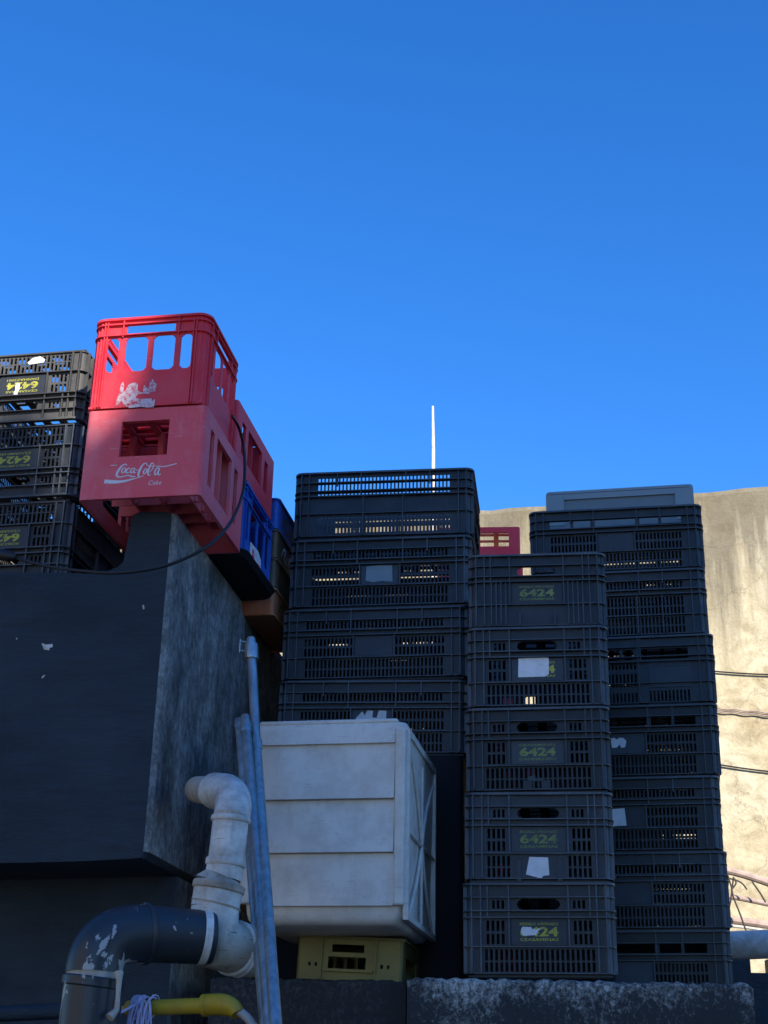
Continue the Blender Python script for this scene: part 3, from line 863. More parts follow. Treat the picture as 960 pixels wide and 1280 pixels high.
# red crates behind the stacks
rp = smooth_crate('bottle_crate', M['red'], .33, .30, .27, (.12, .10), inner=False)
rp2 = smooth_crate('bottle_crate', M['red'], .33, .30, .27, (.03, .03), inner=True)
g0 = 'red crates piled behind the black stacks'
tops = []
for k in range(6):
    o = rp2 if k == 0 else copy_tree(rp2)
    o.location = (.420 + [.06,.07,.05,.06,0,.0][k], 5.62, .30 + k*.2985); o.rotation_euler = (0, 0, R(-4)); o.scale = (1.06, 1, 1.1)
    tag(o, 'red crate in the pile behind, glimpsed between the black stacks' if k < 5 else 'red crate just under the one peeping out against the sunlit wall', 'bottle crate', g0)
o = rp; o.location = (.415, 5.64, .30+6*.2985); o.rotation_euler = (0, 0, R(-5)); o.scale = (1.06, 1, .66)
tag(o, 'red crate with a wide window peeping out between black stacks, against the sunlit wall', 'bottle crate', g0)

# ------------------------------------------------------------------ left wall block
def jag(mb, amt, seed=3):
    rnd = random.Random(seed)
    mb.v = [(x+rnd.uniform(-amt, amt), y+rnd.uniform(-amt, amt), z+rnd.uniform(-amt, amt)) for x, y, z in mb.v]

COR = Vector((-.570, 3.540, 0))
def blk(s, t, z): return COR - rx*s + ryv*t + Vector((0, 0, z))
wall = empty('painted_wall', tuple(COR + Vector((0, 0, GROUND))))
inv = Matrix.Translation(-(COR + Vector((0, 0, GROUND))))
def block_upper():
    prof = [(0,.572),(.012,.556),(.05,.553),(.2,.549),(.45,.545),(.9,.54),(1.9,.535),(1.9,1.335),(.9,1.333),(.5,1.332),(.30,1.326),(.235,1.320),(.185,1.324),(.155,1.332),(.138,1.348),(.131,1.38),(.127,1.45),(.120,1.487),(.106,1.493),(.03,1.4905),(.004,1.488),(0,1.46)]
    mb = MB(); n = len(prof)
    # front face as a filled polygon, subdivided edges along the depth for the side
    ts = [0, .012, .3, .735, .757, 1.19, 1.20, 2.2, 3.0]
    rnd = random.Random(5)
    rows = []
    for j, t in enumerate(ts):
        row = []
        for s, z in prof:
            ins = 0
            if j == 0:
                q = .010 if s < .02 else .004
                s2 = max(s, .010) if s < .02 else s
                row.append(blk(s2 + rnd.uniform(0, .003), t, z + rnd.uniform(-.002, .002)))
            else:
                row.append(blk(s + (rnd.uniform(-.003, .003) if s < .01 else 0), t, min(z, 1.4455 + .002*s) if .75 < t < 1.195 else z))
        rows.append(row)
    vs = [inv @ p for r in rows for p in r]
    mb.cur = 0
    fs = [tuple(range(n))]
    mb.add(vs, [])
    mb.face(list(range(n)))
    for j in range(len(ts)-1):
        for k in range(n):
            q = (k+1) % n
            side = prof[k][0] < .011 and prof[q][0] < .011
            mb.cur = 1 if side else 0
            mb.face((j*n+k, (j+1)*n+k, (j+1)*n+q, j*n+q))
    mb.cur = 0
    mb.face(list(reversed(range((len(ts)-1)*n, len(ts)*n))))
    return mb
block_upper().build('upper_block', [M['paint'], M['streaked']], wall)
lw = MB()
def quadbox(mb, s0, s1, t0, t1, z0, z1, m_side=1):
    P = [inv @ blk(s, t, z) for z in (z0, z1) for t in (t0, t1) for s in (s0, s1)]
    o = len(mb.v); mb.v += [tuple(p) for p in P]
    for f, m in (((0,1,5,4),0),((2,6,7,3),0),((0,4,6,2),m_side),((1,3,7,5),0),((4,5,7,6),0),((0,2,3,1),0)):
        mb.cur = m; mb.face([i+o for i in f])
quadbox(lw, .004, 1.9, .272, 3.0, GROUND, .552)
lw.build('lower_wall', [M['paint'], M['streaked']], wall)
ch = MB()
def onfront(px, py):
    r_ = ray(px, py); nrm = ryv
    return r_*(COR.dot(nrm)/r_.dot(nrm))
for pts in ([(52,804),(58,806),(66,805),(66,809),(62,810),(62,813),(55,812)], [(52,847),(55,844),(57,844),(53,848)], [(20,797),(22,798),(21,800)], [(178,757),(180,756),(181,761),(179,762)]):
    pp = [inv @ (onfront(*p) - ryv*.0012) for p in pts]
    ch.add(pp, [tuple(range(len(pp)))])
ch.build('paint_chip', M['pvc'], wall)
tag(wall, 'dark painted wall with overhanging block and bare streaked side, under the red crates', 'wall')

# ------------------------------------------------------------------ ledges below the stacks
def slab(name, x0, x1, y0, y1, z0, z1, mat, yaw=0, loc=(0,0,0), nx=60, rough=.004, seed=1):
    rnd = random.Random(seed)
    mb = MB()
    dx = (x1-x0)/nx
    vs = []
    prof = [(y0, z0), (y0, z1-.05), (y0, z1-.012), (y0+.004, z1-.004), (y0+.014, z1), (y0+.15, z1), (y1, z1), (y1, z0)]
    n = len(prof)
    for i in range(nx+1):
        x = x0 + dx*i
        e = rnd.uniform(-rough, rough)
        for j, (y, z) in enumerate(prof):
            k = 1 if j in (2, 3, 4) else 0
            xx = x
            if i == nx and j in (3, 4): xx = x - .008
            vs.append((xx, y + k*rnd.uniform(0, rough), z + (k*e if j != 5 else 0)))
    mb.add(vs, [])
    for i in range(nx):
        for j in range(n):
            q = (j+1) % n
            mb.face((i*n+j, (i+1)*n+j, (i+1)*n+q, i*n+q))
    mb.face(list(reversed(range(n)))); mb.face([nx*n+j for j in range(n)])
    o = mb.build(name, mat, None)
    o.location = loc; o.rotation_euler = (0, 0, yaw)
    return o
led = slab('concrete_ledge', .0, .868, .0, 1.9, GROUND, .302, M['crust'], R(-2.0), (.083, 3.725, 0), 70, .004)
led.data.transform(Matrix.Identity(4))
tag(led, 'concrete ledge with peeling pale crust, carrying the crate stack with yellow numbers', 'ledge')
dk = slab('dark_ledge', -.42, .081, .0, 1.9, GROUND, .297, M['darkledge'], R(-2.0), (.0, 3.765, 0), 40, .003, 4)
tag(dk, 'low dark stained concrete wall under the pale yellow crate', 'wall')
bb = empty('storage_box', (.0, 4.46, .303))
mb = MB(); mb.box(-.30, .284, -.185, .63, 0, .687); o = mb.build('body', M['blackbox'], bb); bevel(o, .012)
mb = MB(); ring(mb, .293, .19, .02, .004, .0, .650, .6925); o = mb.build('rim', M['blackbox'], bb); o.location = (-.012, .008, 0)
bb.rotation_euler = (0, 0, B_yaw)
tag(bb, 'black box in deep shadow between cream bin and numbered stack', 'box')

# ------------------------------------------------------------------ cream box on pale crate
BY = R(-10.5)
bx = Vector((math.cos(BY), math.sin(BY), 0)); byv = Vector((-math.sin(BY), math.cos(BY), 0))
BINW, BIND, BINH = .424, .50, .517
bin_ = empty('plastic_bin', tuple(Vector((.0725, 3.62, .4195)) - bx*(BINW/2) + byv*(BIND/2)), (0, 0, BY))
def bin_shell():
    mb = MB(); hx, hy = BINW/2, BIND/2
    zs = [0, .004, .014, .03, .05, BINH-.045, BINH-.012, BINH]
    ins = [.030, .016, .007, .0025, .001, -.002, -.003, .004]
    tap = lambda z: .006*(1-z/BINH)
    loops = []
    for z, i in zip(zs, ins):
        loops.append([(p[0], p[1], z) for p in rr_loop(hx-i-tap(z), hy-i-tap(z), .020, 6)])
    n = len(loops[0])
    mb.add([p for L in loops for p in L], [(a*n+k, a*n+(k+1) % n, (a+1)*n+(k+1) % n, (a+1)*n+k) for a in range(len(loops)-1) for k in range(n)])
    mb.face(list(reversed(range(n)))); mb.face([(len(loops)-1)*n+k for k in range(n)])
    return mb
bin_shell().build('body', M['cream'], bin_, True)
hx, hy = BINW/2, BIND/2
def board(z0, z1, d0, d1):     # lapped board on the front: thicker at its lower edge
    mb = MB(); a, b = -hx+.022, hx-.030
    y0 = -hy - .001
    vs = [(a, y0-d1, z0), (b, y0-d1, z0), (b, y0-d0, z1), (a, y0-d0, z1), (a, y0+.004, z0), (b, y0+.004, z0), (b, y0+.004, z1), (a, y0+.004, z1)]
    mb.add(vs, [(0,1,2,3),(0,4,5,1),(3,2,6,7),(0,3,7,4),(1,5,6,2)])
    return mb
for z0, z1, d0, d1 in ((BINH-.057, BINH-.016, .004, .0105), (BINH-.203, BINH-.0595, .0010, .0150), (BINH-.340, BINH-.2055, .0010, .0145), (BINH-.472, BINH-.3425, .0010, .005)):
    board(z0, z1, d0, d1).build('front_board', M['cream'], bin_)
for q in ((-hx-.0045, -hx+.0215, -hy-.0145, -hy+.01, .05, BINH-.02), (hx-.0295, hx-.002, -hy-.0140, -hy+.01, .045, BINH-.02)):
    mb = MB(); mb.box(*q); o = mb.build('corner_post', M['cream'], bin_); bevel(o, .006, 3)
mb = MB(); mb.box(-hx+.02, hx-.026, -hy+.002, hy-.02, BINH-.002, BINH+.012); o = mb.build('lid', M['cream'], bin_); bevel(o, .006, 2)
fnR = side_fn(hx+.001, hy, 1)
rb_ = MB()
for p, q in (((-.22,.02),(.22,.45)), ((-.22,.45),(.22,.02)), ((.0,.02),(.0,.45)), ((-.24,.235),(.24,.235))):
    pts = []
    for i in range(9):
        t = i/8; u = p[0]+(q[0]-p[0])*t; v = p[1]+(q[1]-p[1])*t
        if p[1] != q[1] and p[0] != q[0]: u += .03*math.sin(2*math.pi*t)*(1 if q[1] > p[1] else 1)
        pts.append(fnR(u, v, .002))
    rb_.tube(pts, .0042, 8)
rb_.build('side_ribs', M['cream'], bin_)
fr = MB()
for a, b, c, d in ((-hy+.006, hy-.006, .012, .026), (-hy+.006, hy-.006, BINH-.036, BINH-.018), (-hy+.004, -hy+.020, .026, BINH-.036), (hy-.020, hy-.004, .026, BINH-.036)):
    fr.box(hx-.006, hx+.008, a, b, c, d)
fr.build('side_frame', M['cream'], bin_)
tag(bin_, 'scuffed cream plastic bin with lapped front boards, standing on a pale yellow crate', 'bin')

pc = empty('plastic_crate', (-.043, 4.06, .3045), (0, R(2.2), R(-9.5)))
hx2, hy2, hh = .1435, .16, .113
for k in range(4):
    fn = side_fn(hx2, hy2, k); e = (hx2 if k % 2 == 0 else hy2) - .008
    if k % 2 == 0:
        holes = [(-.058, .044, .030, .060), (-.049, .038, .072, .092)] + [(x, x+.007, .034, .044) for x in (-.112, -.094, .084, .102)]
    else: holes = [(-.10, .10, .03, .07)]
    mb = MB(); panel(mb, -e, e, 0, hh, holes, fn, .004)
    if k % 2 == 0:
        a = fn(0, 0, 0)
        s_ = -1 if k == 0 else 1
        mb.box(-.070, .066, min(a.y, a.y+s_*.010), max(a.y, a.y+s_*.010), .022, .027)
        for u in (-.076, .070): mb.box(u-.002, u+.002, min(a.y, a.y+s_*.006), max(a.y, a.y+s_*.006), .003, hh-.003)
    mb.build('end_wall' if k % 2 else 'side_wall', M['paleyellow'], pc)
mb = MB(); corner_posts(mb, hx2, hy2, .008, 0, hh, .004, 4); ring(mb, hx2, hy2, .008, .006, -.0003, hh-.008, hh-.001); mb.build('frame', M['paleyellow'], pc)
mb = MB(); mb.box(-hx2+.005, hx2-.005, -hy2+.005, hy2-.005, .004, .008)
for i in range(7):
    x = -.09+i*.03; mb.box(x-.003, x+.003, -.05, .05, .008, .07)
mb.build('base', M['paleyellow'], pc)
tag(pc, 'pale yellow plastic crate in shadow underneath the cream bin', 'crate')

# ------------------------------------------------------------------ leaning galvanised pipes
def lean_pipe(pts, r, coupl, label):
    base = Vector(pts[0])
    root = empty('steel_pipe', tuple(base))
    P = [Vector(p) - base for p in pts]
    mb = MB(); mb.tube([tuple(p) for p in P], r, 16); mb.build('tube', M['steel'], root, True)
    for t, ln, rr in coupl:
        d = (P[-1]-P[0]); q = P[0] + d*t
        # point on the polyline nearest that fraction
        segs = [(P[i], P[i+1]) for i in range(len(P)-1)]; tot = sum((b-a).length for a, b in segs); want = t*tot
        for a, b in segs:
            L_ = (b-a).length
            if want <= L_+1e-6: q = a + (b-a)*(want/L_); dd = (b-a).normalized(); break
            want -= L_
        m2 = MB(); m2.tube([tuple(q-dd*ln/2), tuple(q-dd*ln/2), tuple(q+dd*ln/2), tuple(q+dd*ln/2)], [rr*.95, rr, rr, rr*.93], 16); m2.build('coupling', M['steel'], root, True)
    tag(root, label, 'pipe', 'steel pipes leaning on the cream bin')
    return root, P
def ext(a, b, z):  # extend the line a-b down to height z
    a, b = Vector(a), Vector(b); d = b-a
    return b + d*((z-b.z)/d.z)
a, m_, b = at(313.5, 799, 3.66), at(319.5, 915, 3.545), at(344.5, 1280, 2.80)
rt, P = lean_pipe([ext(m_, b, -1.52), b, m_, a], .0126, [(.988, .045, .0185), (.90, .030, .0155)], 'long steel pipe with a capped top, leaning past the corner of the cream bin')
cl = MB(); q = P[-1]
for dz in (-.014, .012): cl.tube([tuple(q+Vector((-.012, 0, dz-.02))), tuple(q+Vector((-.028, -.004, dz-.02)))], .0022, 8)
cl.tube([tuple(q+Vector((-.028, -.004, -.040))), tuple(q+Vector((-.028, -.004, -.002)))], .0016, 6)
cl.build('clamp', M['steel'], rt, True)
a, b = at(306.5, 897, 3.56), at(337, 1280, 2.825)
lean_pipe([ext(a, b, -1.52), b, a], .0126, [(.985, .030, .0155)], 'short steel pipe between two others, leaning on the cream bin')
a, b = at(298.5, 901, 3.57), at(331, 1280, 2.855)
lean_pipe([ext(a, b, -1.52), b, a], .0112, [(.992, .016, .0125)], 'short steel pipe furthest from the cream bin, behind the white drain pipe')

# ------------------------------------------------------------------ drain pipe
D = 2.98
dp = empty('drain_pipe', tuple(at(290, 1165, D)))
o0 = Vector(dp.location)
def W(px, py, Y=D): return at(px, py, Y) - o0
def arc(p0, p1, p2, n=12):
    return [tuple(p0*(1-t)**2 + p1*2*t*(1-t) + p2*t*t) for t in [i/n for i in range(n+1)]]
rS, rL = .0355, .0525
# stub into the wall, elbow, riser
e_in, e_c, e_out = W(273, 989, 3.08), W(291, 991, 3.0), W(289, 1024, D)
stub_end = W(247, 987, 3.62)
mb = MB(); mb.tube([tuple(stub_end), tuple(e_in)], rS*.96, 24); mb.build('stub', M['pvcdirty'], dp, True)
mb = MB()
d1 = (e_c-e_in).normalized()
mb.tube([tuple(e_in - d1*.02), tuple(e_in-d1*.006)] + arc(e_in, e_c + Vector((.012, 0, .008)), e_out, 14), [rS*1.13]*2 + [rS*1.1]*15, 28); mb.build('elbow', M['pvc'], dp, True)
def seg(a, b, r0, r1=None, name='riser', mat='pvc', lip=False):
    r1 = r1 or r0
    m = MB(); a, b = Vector(a), Vector(b); d = (b-a).normalized()
    if lip: m.tube([tuple(a), tuple(a+d*.003), tuple(b-d*.003), tuple(b)], [r0*.96, r0, r1, r1*.96], 28)
    else: m.tube([tuple(a), tuple(b)], [r0, r1], 28)
    return m.build(name, M[mat], dp, True)
p_ = [W(289, 1022), W(288.5, 1030), W(283, 1076), W(281.5, 1086), W(277, 1100), W(272.5, 1112), W(270.5, 1120), W(266, 1140)]
seg(W(289.2, 1016), W(288.8, 1022), rS*1.05, name='gasket', mat='pvcdirty')
seg(W(288.8, 1021), W(288, 1028), rS*1.19, name='collar', lip=True)
seg(W(288.2, 1027), W(282.5, 1078), rS*1.07)
seg(W(286, 1048), W(285.6, 1050), rS*1.085, name='seam')
seg(W(282.8, 1074), W(281.6, 1083), rS*1.20, name='collar', lip=True)
seg(W(282, 1082), W(278.5, 1098), rS*1.10, name='socket')
seg(W(278.8, 1096), W(274, 1107), rS*1.10, rL*1.02, name='reducer', mat='pvcdirty')
seg(W(274.5, 1104), W(272.5, 1114), rL*1.05, name='collar', mat='pvcdirty', lip=True)
seg(W(273, 1113), W(268.5, 1136), rL*.98, rL*.95, name='socket')
seg(W(270, 1130), W(269.5, 1132), rL*1.0, rL*.99, name='seam', mat='pvcdirty')
# wye: branch runs down into a horizontal body that leaves to the left (painted) and to the right
mb = MB(); mb.tube([tuple(W(269, 1133)), tuple(W(268, 1160)), tuple(W(268, 1185))], [rL*.95, rL*.93, rL*.80], 28); mb.build('branch', M['pvc'], dp, True)
mb = MB(); mb.tube([tuple(W(240, 1172)), tuple(W(268, 1178)), tuple(W(298, 1187, D+.05)), tuple(W(313, 1191, D+.10))], [rL*.98, rL*.98, rL*.96, rL*.96], 28); mb.build('wye_body', M['pvcdirty'], dp, True)
seg(W(291, 1184.5, D+.04), W(295, 1186, D+.05), rL*1.08, name='collar', lip=True)
seg(W(301, 1187.5, D+.055), W(304.5, 1188.5, D+.06), rL*1.06, name='collar', lip=True)
# painted run: to the left, elbow, down
a0, a1 = W(264, 1172, D-.02), W(183, 1167, D-.07)
mb = MB(); mb.tube([tuple(a0), tuple(a1)], [rL*1.00, rL*1.06], 28); mb.build('painted_pipe', M['paintedpipe'], dp, True)
seg(W(185, 1167, D-.07), W(179, 1167, D-.075), rL*1.15, name='collar', mat='paintedpipe', lip=True)
seg(W(262, 1172, D-.02), W(258, 1171.5, D-.022), rL*1.06, name='collar', mat='paintedpipe', lip=True)
seg(W(250, 1170.5, D-.03), W(259, 1171.5, D-.025), rL*1.035, name='bare_band', mat='pvc')
b0_, b1_, b2_ = W(181, 1167, D-.075), W(121, 1163, D-.12), W(117.5, 1216, D-.12)
mb = MB(); mb.tube(arc(b0_, b1_, b2_, 16), rL*1.06, 28); mb.build('painted_elbow', M['paintedpipe'], dp, True)
seg(W(118, 1208, D-.12), W(117, 1226, D-.12), rL*1.02, name='bare_band', mat='pvcdirty', lip=True)
dwn = W(117.5, 1222, D-.12)
seg(dwn, dwn + Vector((-.002, 0, -.02)), rL*1.16, name='collar', mat='paintedpipe', lip=True)
seg(dwn + Vector((0, 0, -.01)), Vector((dwn.x-.01, dwn.y+.02, GROUND-o0.z+.01)), rL*1.10, name='downpipe', mat='paintedpipe')
dr = MB(); dr.tube([tuple(W(148, 1216, 2.815)), tuple(W(149, 1224, 2.81)), tuple(W(147.5, 1245, 2.81)), tuple(W(146, 1262, 2.81)), tuple(W(137, 1272, 2.80))], [.010, .006, .0045, .0055, .009], 10); dr.build('sealant_drip', M['pvcdirty'], dp, True)
tag(dp, 'white plastic drain pipe with collars joining a black painted elbow', 'drain pipe')

# thin pipe, yellow pipe, string, hose
tp = MB(); tp.tube([tuple(at(-60, 1270, 3.35)), tuple(at(95, 1263, 3.35))], .0175, 16)
o = tp.build('conduit', M['paint'], None, True); tag(o, 'thin dark painted conduit running into the black downpipe', 'conduit')
yp = empty('yellow_pipe', tuple(at(230, 1258, 2.92)))
q0 = Vector(yp.location)
mb = MB(); mb.tube([tuple(at(150, 1261, 2.98)-q0), tuple(at(160, 1260.5, 2.97)-q0)], [.004, .008], 16); mb.tube([tuple(at(160, 1260.5, 2.97)-q0), tuple(at(258, 1257, 2.90)-q0)], .0152, 20); mb.build('tube', M['yellowpipe'], yp, True)
mb = MB(); A, B, C_ = at(254, 1257, 2.90)-q0, at(292, 1252, 2.88)-q0, at(297, 1268, 2.87)-q0
mb.tube([tuple(A), tuple(A+(B-A)*.15)], .0215, 20); mb.tube(arc(A+(B-A)*.1, B, C_, 12), [.0205]*6+[.0195, .0185, .0175, .0165, .0155, .0145, .0135], 20); mb.build('elbow', M['yellowpipe'], yp, True)
tag(yp, 'short yellow plastic pipe with elbow at the bottom, string tied round it', 'pipe')
hs = MB(); hs.tube(smooth_path([tuple(at(294, 1262, 2.872)), tuple(at(303, 1267, 2.87)), tuple(at(314, 1279, 2.86)), tuple(at(322, 1300, 2.86)), tuple(at(326, 1400, 2.87))], 6), .0085, 12)
o = hs.build('hose', M['hose'], None, True); tag(o, 'grey hose hanging from the yellow elbow', 'hose')
st = empty('string', tuple(at(180, 1256, 2.94))); q1 = Vector(st.location)
rnd = random.Random(11)
ax = (at(192, 1258.5, 2.93)-at(168, 1259.5, 2.95)).normalized()
mb = MB()
for i in range(26):
    c = ax*rnd.uniform(-.020, .020) + (at(180, 1258.8, 2.945)-q1); tilt = rnd.uniform(-.3, .3)
    loop = []
    u_ = Vector((0, 0, 1)); v_ = ax.cross(u_).normalized()
    rad = .0175 + rnd.uniform(0, .005)
    for k in range(17):
        t = 2*math.pi*k/16; loop.append(tuple(c + (u_*math.cos(t) + v_*math.sin(t))*rad + ax*tilt*.02*math.cos(t)))
    mb.tube(loop, .0015, 5, False)
mb.build('wrapping', M['string'], st, True)
mb = MB()
for i in range(20):
    x = rnd.uniform(-.024, .018); p0 = ax*x + Vector((0, -.02-rnd.uniform(0, .008), .006)) ; p1 = p0 + Vector((rnd.uniform(-.012, .012), rnd.uniform(-.006, .004), -.035)); p2 = p1 + Vector((rnd.uniform(-.015, .015), 0, -.06-rnd.uniform(0, .05)))
    mb.tube(smooth_path([tuple(p0), tuple(p1), tuple(p2)], 4), .0016, 5)
mb.build('loose_ends', M['string'], st, True)
mb = MB(); mb.tube(smooth_path([tuple(at(168, 1256, 2.92)-q1), tuple(at(150, 1266, 2.89)-q1), tuple(at(118, 1281, 2.84)-q1), tuple(at(95, 1292, 2.82)-q1)], 5), .0028, 6); mb.build('tail', M['string'], st, True)
tag(st, 'pale lilac string wound round the yellow pipe with loose ends', 'string')

# ------------------------------------------------------------------ hanging black cable
cb = empty('power_cable', tuple(at(170, 714, 3.36))); q2 = Vector(cb.location)
pts = [(-40,690,3.50),(0,694,3.48),(25,699,3.46),(60,708,3.42),(105,714,3.37),(150,716,3.34),(200,709,3.33),(240,694,3.33),(268,676,3.36),(290,650,3.50),(303,618,3.66),(306,590,3.72),(305,562,3.73),(301,542,3.70),(296,529,3.66),(290,520,3.60)]
mb = MB(); mb.tube(smooth_path([tuple(at(*p)-q2) for p in pts], 6), .0045, 10); mb.build('cord', M['cable'], cb, True)
mb = MB(); A = at(-14, 690, 3.48)-q2; B = at(20, 697, 3.46)-q2
mb.tube([tuple(A), tuple(A+(B-A)*.1), tuple(A+(B-A)*.8), tuple(B)], [.008, .016, .015, .007], 14); mb.build('plug', M['cable'], cb, True)
tag(cb, 'black cable with a plug, drooping from the left crates across the wall corner', 'cable')

# ------------------------------------------------------------------ background
YW = R(-14); wx = Vector((math.cos(YW), math.sin(YW), 0)); wy = Vector((-math.sin(YW), math.cos(YW), 0))
bw = empty('boundary_wall', (2.253, 7.5, GROUND), (0, 0, YW))
mb = MB(); rnd = random.Random(2); nseg = 90; L0, L1 = -6.5, 3.2; top = 3.40-GROUND
vs = []
for i in range(nseg+1):
    x = L0 + (L1-L0)*i/nseg; dz = rnd.uniform(-.008, .008) + .015*math.sin(x*1.3)
    for y, z in ((0, 0), (0, top-.03+dz), (.015, top+dz), (.2, top+dz), (.22, top-.02), (.22, 0)): vs.append((x, y, z))
mb.add(vs, [])
for i in range(nseg):
    for j in range(6):
        q = (j+1) % 6; mb.face((i*6+j, (i+1)*6+j, (i+1)*6+q, i*6+q))
mb.face(list(reversed(range(6)))); mb.face([nseg*6+j for j in range(6)])
mb.build('wall_face', M['beige'], bw)
tag(bw, 'tall sunlit beige wall with mould along its top, behind the crate stacks', 'wall')

def onwall(px, py, off=.012):
    r_ = ray(px, py); p0 = Vector((2.253, 7.5, 0)) - wy*off
    return r_*(p0.dot(wy)/r_.dot(wy))
labs = ['single thin wire on the beige wall, highest of the wires', 'pair of twisted wires along the middle of the beige wall', 'thin wire on the beige wall, lowest of the wall wires']
for (pa, pb), rr, lb in ((((860,836),(1010,844)), .0045, labs[0]), (((860,884),(1010,897)), .0075, labs[1]), (((860,949),(1010,969)), .0045, labs[2])):
    mb = MB(); A, B = onwall(*pa), onwall(*pb)
    if rr > .007:
        for s in (-1, 1):
            path = [tuple(A + (B-A)*(i/40) + Vector((0, 0, s*.009 + .003*math.sin(i*.9)))) for i in range(41)]; mb.tube(path, .0042, 6)
    else: mb.tube([tuple(A + (B-A)*(i/12) + Vector((0, 0, -.01*math.sin(math.pi*i/12)))) for i in range(13)], rr, 6)
    o = mb.build('wall_wire', M['pinkcable'] if rr > .007 else M['cable'], None, True); tag(o, lb, 'wire')
YC = 5.9
for pts, rr, mt, lb in (([(880,1082),(925,1092),(970,1107),(1060,1140)], .016, 'pinkcable', 'thick sun bleached cable, uppermost behind the right stack'),
                        ([(880,1118),(920,1122),(965,1131),(1060,1150)], .011, 'pinkcable', 'pale cable below the thick one, behind the right stack'),
                        ([(880,1146),(930,1152),(970,1158),(1060,1172)], .016, 'pinkcable', 'thick cable lying just over the white pipe'),
                        ([(880,1155),(930,1159),(970,1166),(1060,1180)], .006, 'pvc', 'thin white cable touching the white pipe')):
    mb = MB(); mb.tube(smooth_path([tuple(at(x, y, YC)) for x, y in pts], 6), rr, 10)
    o = mb.build('cable', M[mt], None, True); tag(o, lb, 'cable', 'cables behind the right stack')
tw = MB()
for pts in ([(909,1092),(914,1108),(917,1122),(926,1145),(941,1188)], [(917,1096),(915,1112),(913,1128),(910,1140)], [(940,1102),(950,1116),(957,1128)], [(912,1098),(926,1103),(934,1112)], [(916,1110),(920,1104),(918,1098)]):
    tw.tube(smooth_path([tuple(at(x, y, YC-.06)) for x, y in pts], 5), .0035, 6)
o = tw.build('tangled_wire', M['cable'], None, True); tag(o, 'tangle of thin dark wire hanging over the pale cables', 'wire')
wp_ = empty('white_pipe', tuple(at(940, 1182, 5.4))); q3 = Vector(wp_.location)
mb = MB(); mb.tube([tuple(at(860, 1184, 5.45)-q3), tuple(at(1060, 1176, 5.3)-q3)], .052, 24); mb.build('tube', M['pvc'], wp_, True)
mb = MB(); mb.tube([tuple(at(976, 1179.5, 5.37)-q3), tuple(at(990, 1179, 5.36)-q3)], .059, 24); mb.build('collar', M['pvc'], wp_, True)
tag(wp_, 'thick white pipe lying level at the right edge behind the stacks', 'pipe')
# dark parapet the pipe lies on, with a notch that shows the lit wall
pw_ = MB(); c = at(940, 1200, 5.75)
zA, zB = at(925, 1192, 5.75).z, at(945, 1216, 5.75).z
xN = at(938, 1205, 5.75).x; xM = at(958, 1205, 5.75).x + .06
pw_.box(.2, xN, 5.75, 6.0, GROUND, zA); pw_.box(xN, xM, 5.75, 6.0, GROUND, zB); pw_.box(xM, 3.2, 5.75, 6.0, GROUND, zA)
pw_.box(xM+.002, 3.19, 5.60, 5.749, GROUND, zA-.25)
o = pw_.build('parapet', M['paint'], None); tag(o, 'dark low parapet with a notch, below the white pipe', 'wall')

pole = empty('metal_pole', tuple(Vector((at(541.5, 560, 6.3).x, 6.3, GROUND)))); zt = at(541, 508, 6.3).z - GROUND
mb = MB(); mb.tube([(0, 0, 0), (0, 0, zt-.25), (-.004, 0, zt)], [.0105, .0095, .0065], 12); mb.build('shaft', M['pvc'], pole, True)
mb = MB(); mb.tube([(0, 0, 1.2), (0, 0, 1.32)], .02, 12); mb.build('sleeve', M['steel'], pole, True)
tag(pole, 'slim white pole rising into the sky behind the wide stack', 'pole')

# ground and an added, unseen house behind the viewpoint, shaped to shade the yard
g = MB(); g.add([(-400,-400,GROUND),(400,-400,GROUND),(400,400,GROUND),(-400,400,GROUND)], [(0,1,2,3)])
o = g.build('ground', M['ground']); tag(o, kind='structure')

SK, SM = .45, .65                       # direction towards the sun is (SK, -1, SM)
YB = -7.0
def shadow_at(p):                       # where the sun ray from p meets the front of that added house
    t = p[1]-YB
    return (p[0] + t*SK, p[2] + t*SM)
roof = [shadow_at(p) for p in ((-1.9, 3.7, 1.72), (-1.17, 3.71, 1.87), (-1.0, 3.68, 1.90), (-.84, 3.47, 1.68), (-.70, 3.45, 1.80), (-.60, 3.44, 1.98), (-.555, 3.43, 2.20), (-.33, 4.32, 2.30), (.30, 4.4, 2.20))]  # outline points worked back from the wanted shadow edges
xe = roof[-1][0]
roof += [(xe+.02, 10.6), (6.75, 10.6), (6.80, 8.95)]  # raised step keeps the rear crates and tray out of the sun
xr = roof[-1][0] + 4.2
out = [(roof[0][0], GROUND)] + roof + [(xr, roof[-1][1]), (xr, GROUND)]
nb = empty('added_house', (0, YB, GROUND))
mb = MB(); n = len(out)
mb.add([(x, 0, z-GROUND) for x, z in out] + [(x, -.3, z-GROUND) for x, z in out], [tuple(reversed(range(n))), tuple(range(n, 2*n))] + [(i, (i+1) % n, n+(i+1) % n, n+i) for i in range(n)])
mb.box(out[0][0]+.002, xr-.002, -5, -.302, .0, 8.0-GROUND)
mb.build('walls', M['facade'], nb)
for z in (1.2, 4.0, 6.6):
    for x in (5.6, 7.8):
        mb = MB()
        for a, b, c, d in ((-.6, -.53, 0, 1.3), (.53, .6, 0, 1.3), (-.529, .529, 0, .07), (-.529, .529, 1.23, 1.3)): mb.box(x+a, x+b, .002, .06, z+c, z+d)
        wo = mb.build('window', M['cream'], nb)
        mb = MB(); mb.box(x-.528, x+.528, .003, .02, z+.071, z+1.229); mb.build('pane', M['glass'], wo)
tag(nb, 'added unseen house behind the viewpoint, its outline shaped to shade the yard', 'house')

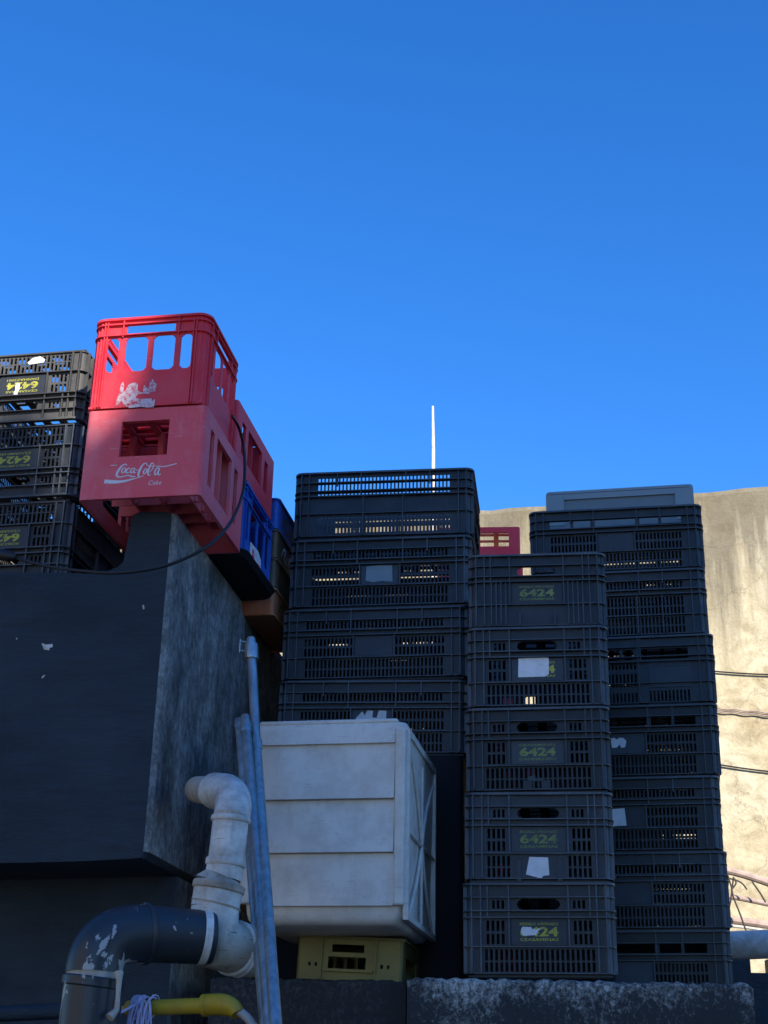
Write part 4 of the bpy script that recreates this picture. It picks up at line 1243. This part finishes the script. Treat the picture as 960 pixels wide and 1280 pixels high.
nb2 = empty('added_house', (-7.5, -6, GROUND))  # added unseen house whose sunlit wall bounces warm light into the shade
mb = MB(); mb.box(-4, 0, -9, 7, 0, 7.2); mb.build('walls', M['palefacade'], nb2)
mb = MB(); mb.box(-4.2, .2, -9.2, 7.2, 7.202, 7.4); mb.build('roof', M['facade'], nb2)
for z in (1.0, 4.2):
    for y in (-6, -2.5, 1, 4.5):
        mb = MB()
        for a, b, c, d in ((-.6, -.53, 0, 1.3), (.53, .6, 0, 1.3), (-.529, .529, 0, .07), (-.529, .529, 1.23, 1.3)): mb.box(.002, .06, y+a, y+b, z+c, z+d)
        wo = mb.build('window', M['cream'], nb2)
        mb = MB(); mb.box(.003, .02, y-.528, y+.528, z+.071, z+1.229); mb.build('pane', M['glass'], wo)
tag(nb2, 'unseen pale house left of the viewpoint, added to bounce warm light', 'house')

# ------------------------------------------------------------------ light, sky, camera
sd = Vector((SK, -1, SM)).normalized()
sun = bpy.data.lights.new('sun', 'SUN'); sun.energy = 4.8; sun.angle = R(.55); sun.color = (1, .90, .76)
so = bpy.data.objects.new('sun', sun); col.objects.link(so); so.rotation_euler = sd.to_track_quat('Z', 'Y').to_euler()
wd = bpy.data.worlds.new('World'); sc.world = wd; wd.use_nodes = True
t = wd.node_tree; bg = t.nodes['Background']
sky = t.nodes.new('ShaderNodeTexSky'); sky.sky_type = 'NISHITA'; sky.sun_disc = False
sky.sun_elevation = math.asin(sd.z); sky.sun_rotation = math.atan2(sd.x, sd.y)
sky.air_density = 1.0; sky.dust_density = .1; sky.ozone_density = 3.0
tint = t.nodes.new('ShaderNodeMix'); tint.data_type = 'RGBA'; tint.blend_type = 'MULTIPLY'; tint.inputs['Factor'].default_value = 1
tint.inputs[7].default_value = (.58, .74, .98, 1)      # a deep clear winter blue
sat = t.nodes.new('ShaderNodeHueSaturation'); sat.inputs['Saturation'].default_value = 1.30
t.links.new(sky.outputs['Color'], sat.inputs['Color']); t.links.new(sat.outputs['Color'], tint.inputs[6]); t.links.new(tint.outputs[2], bg.inputs['Color']); bg.inputs['Strength'].default_value = .15
cam = bpy.data.cameras.new('camera'); co = bpy.data.objects.new('camera', cam); col.objects.link(co)
cam.sensor_fit = 'VERTICAL'; cam.sensor_height = 32.0; cam.lens = F/1280*32.0
cam.clip_end = 2000; cam.clip_start = .05
co.matrix_world = Matrix.Rotation(math.pi/2 + PITCH, 4, 'X') @ Matrix.Rotation(ROLL, 4, 'Z')
sc.camera = co
vs_ = sc.view_settings; sc.display_settings.display_device = 'sRGB'
vs_.view_transform = 'Standard'; vs_.look = 'None'; vs_.gamma = 1; vs_.exposure = .9; vs_.use_curve_mapping = False
sc.cycles.max_bounces = 8; sc.cycles.diffuse_bounces = 4
sc.cycles.use_denoising = True
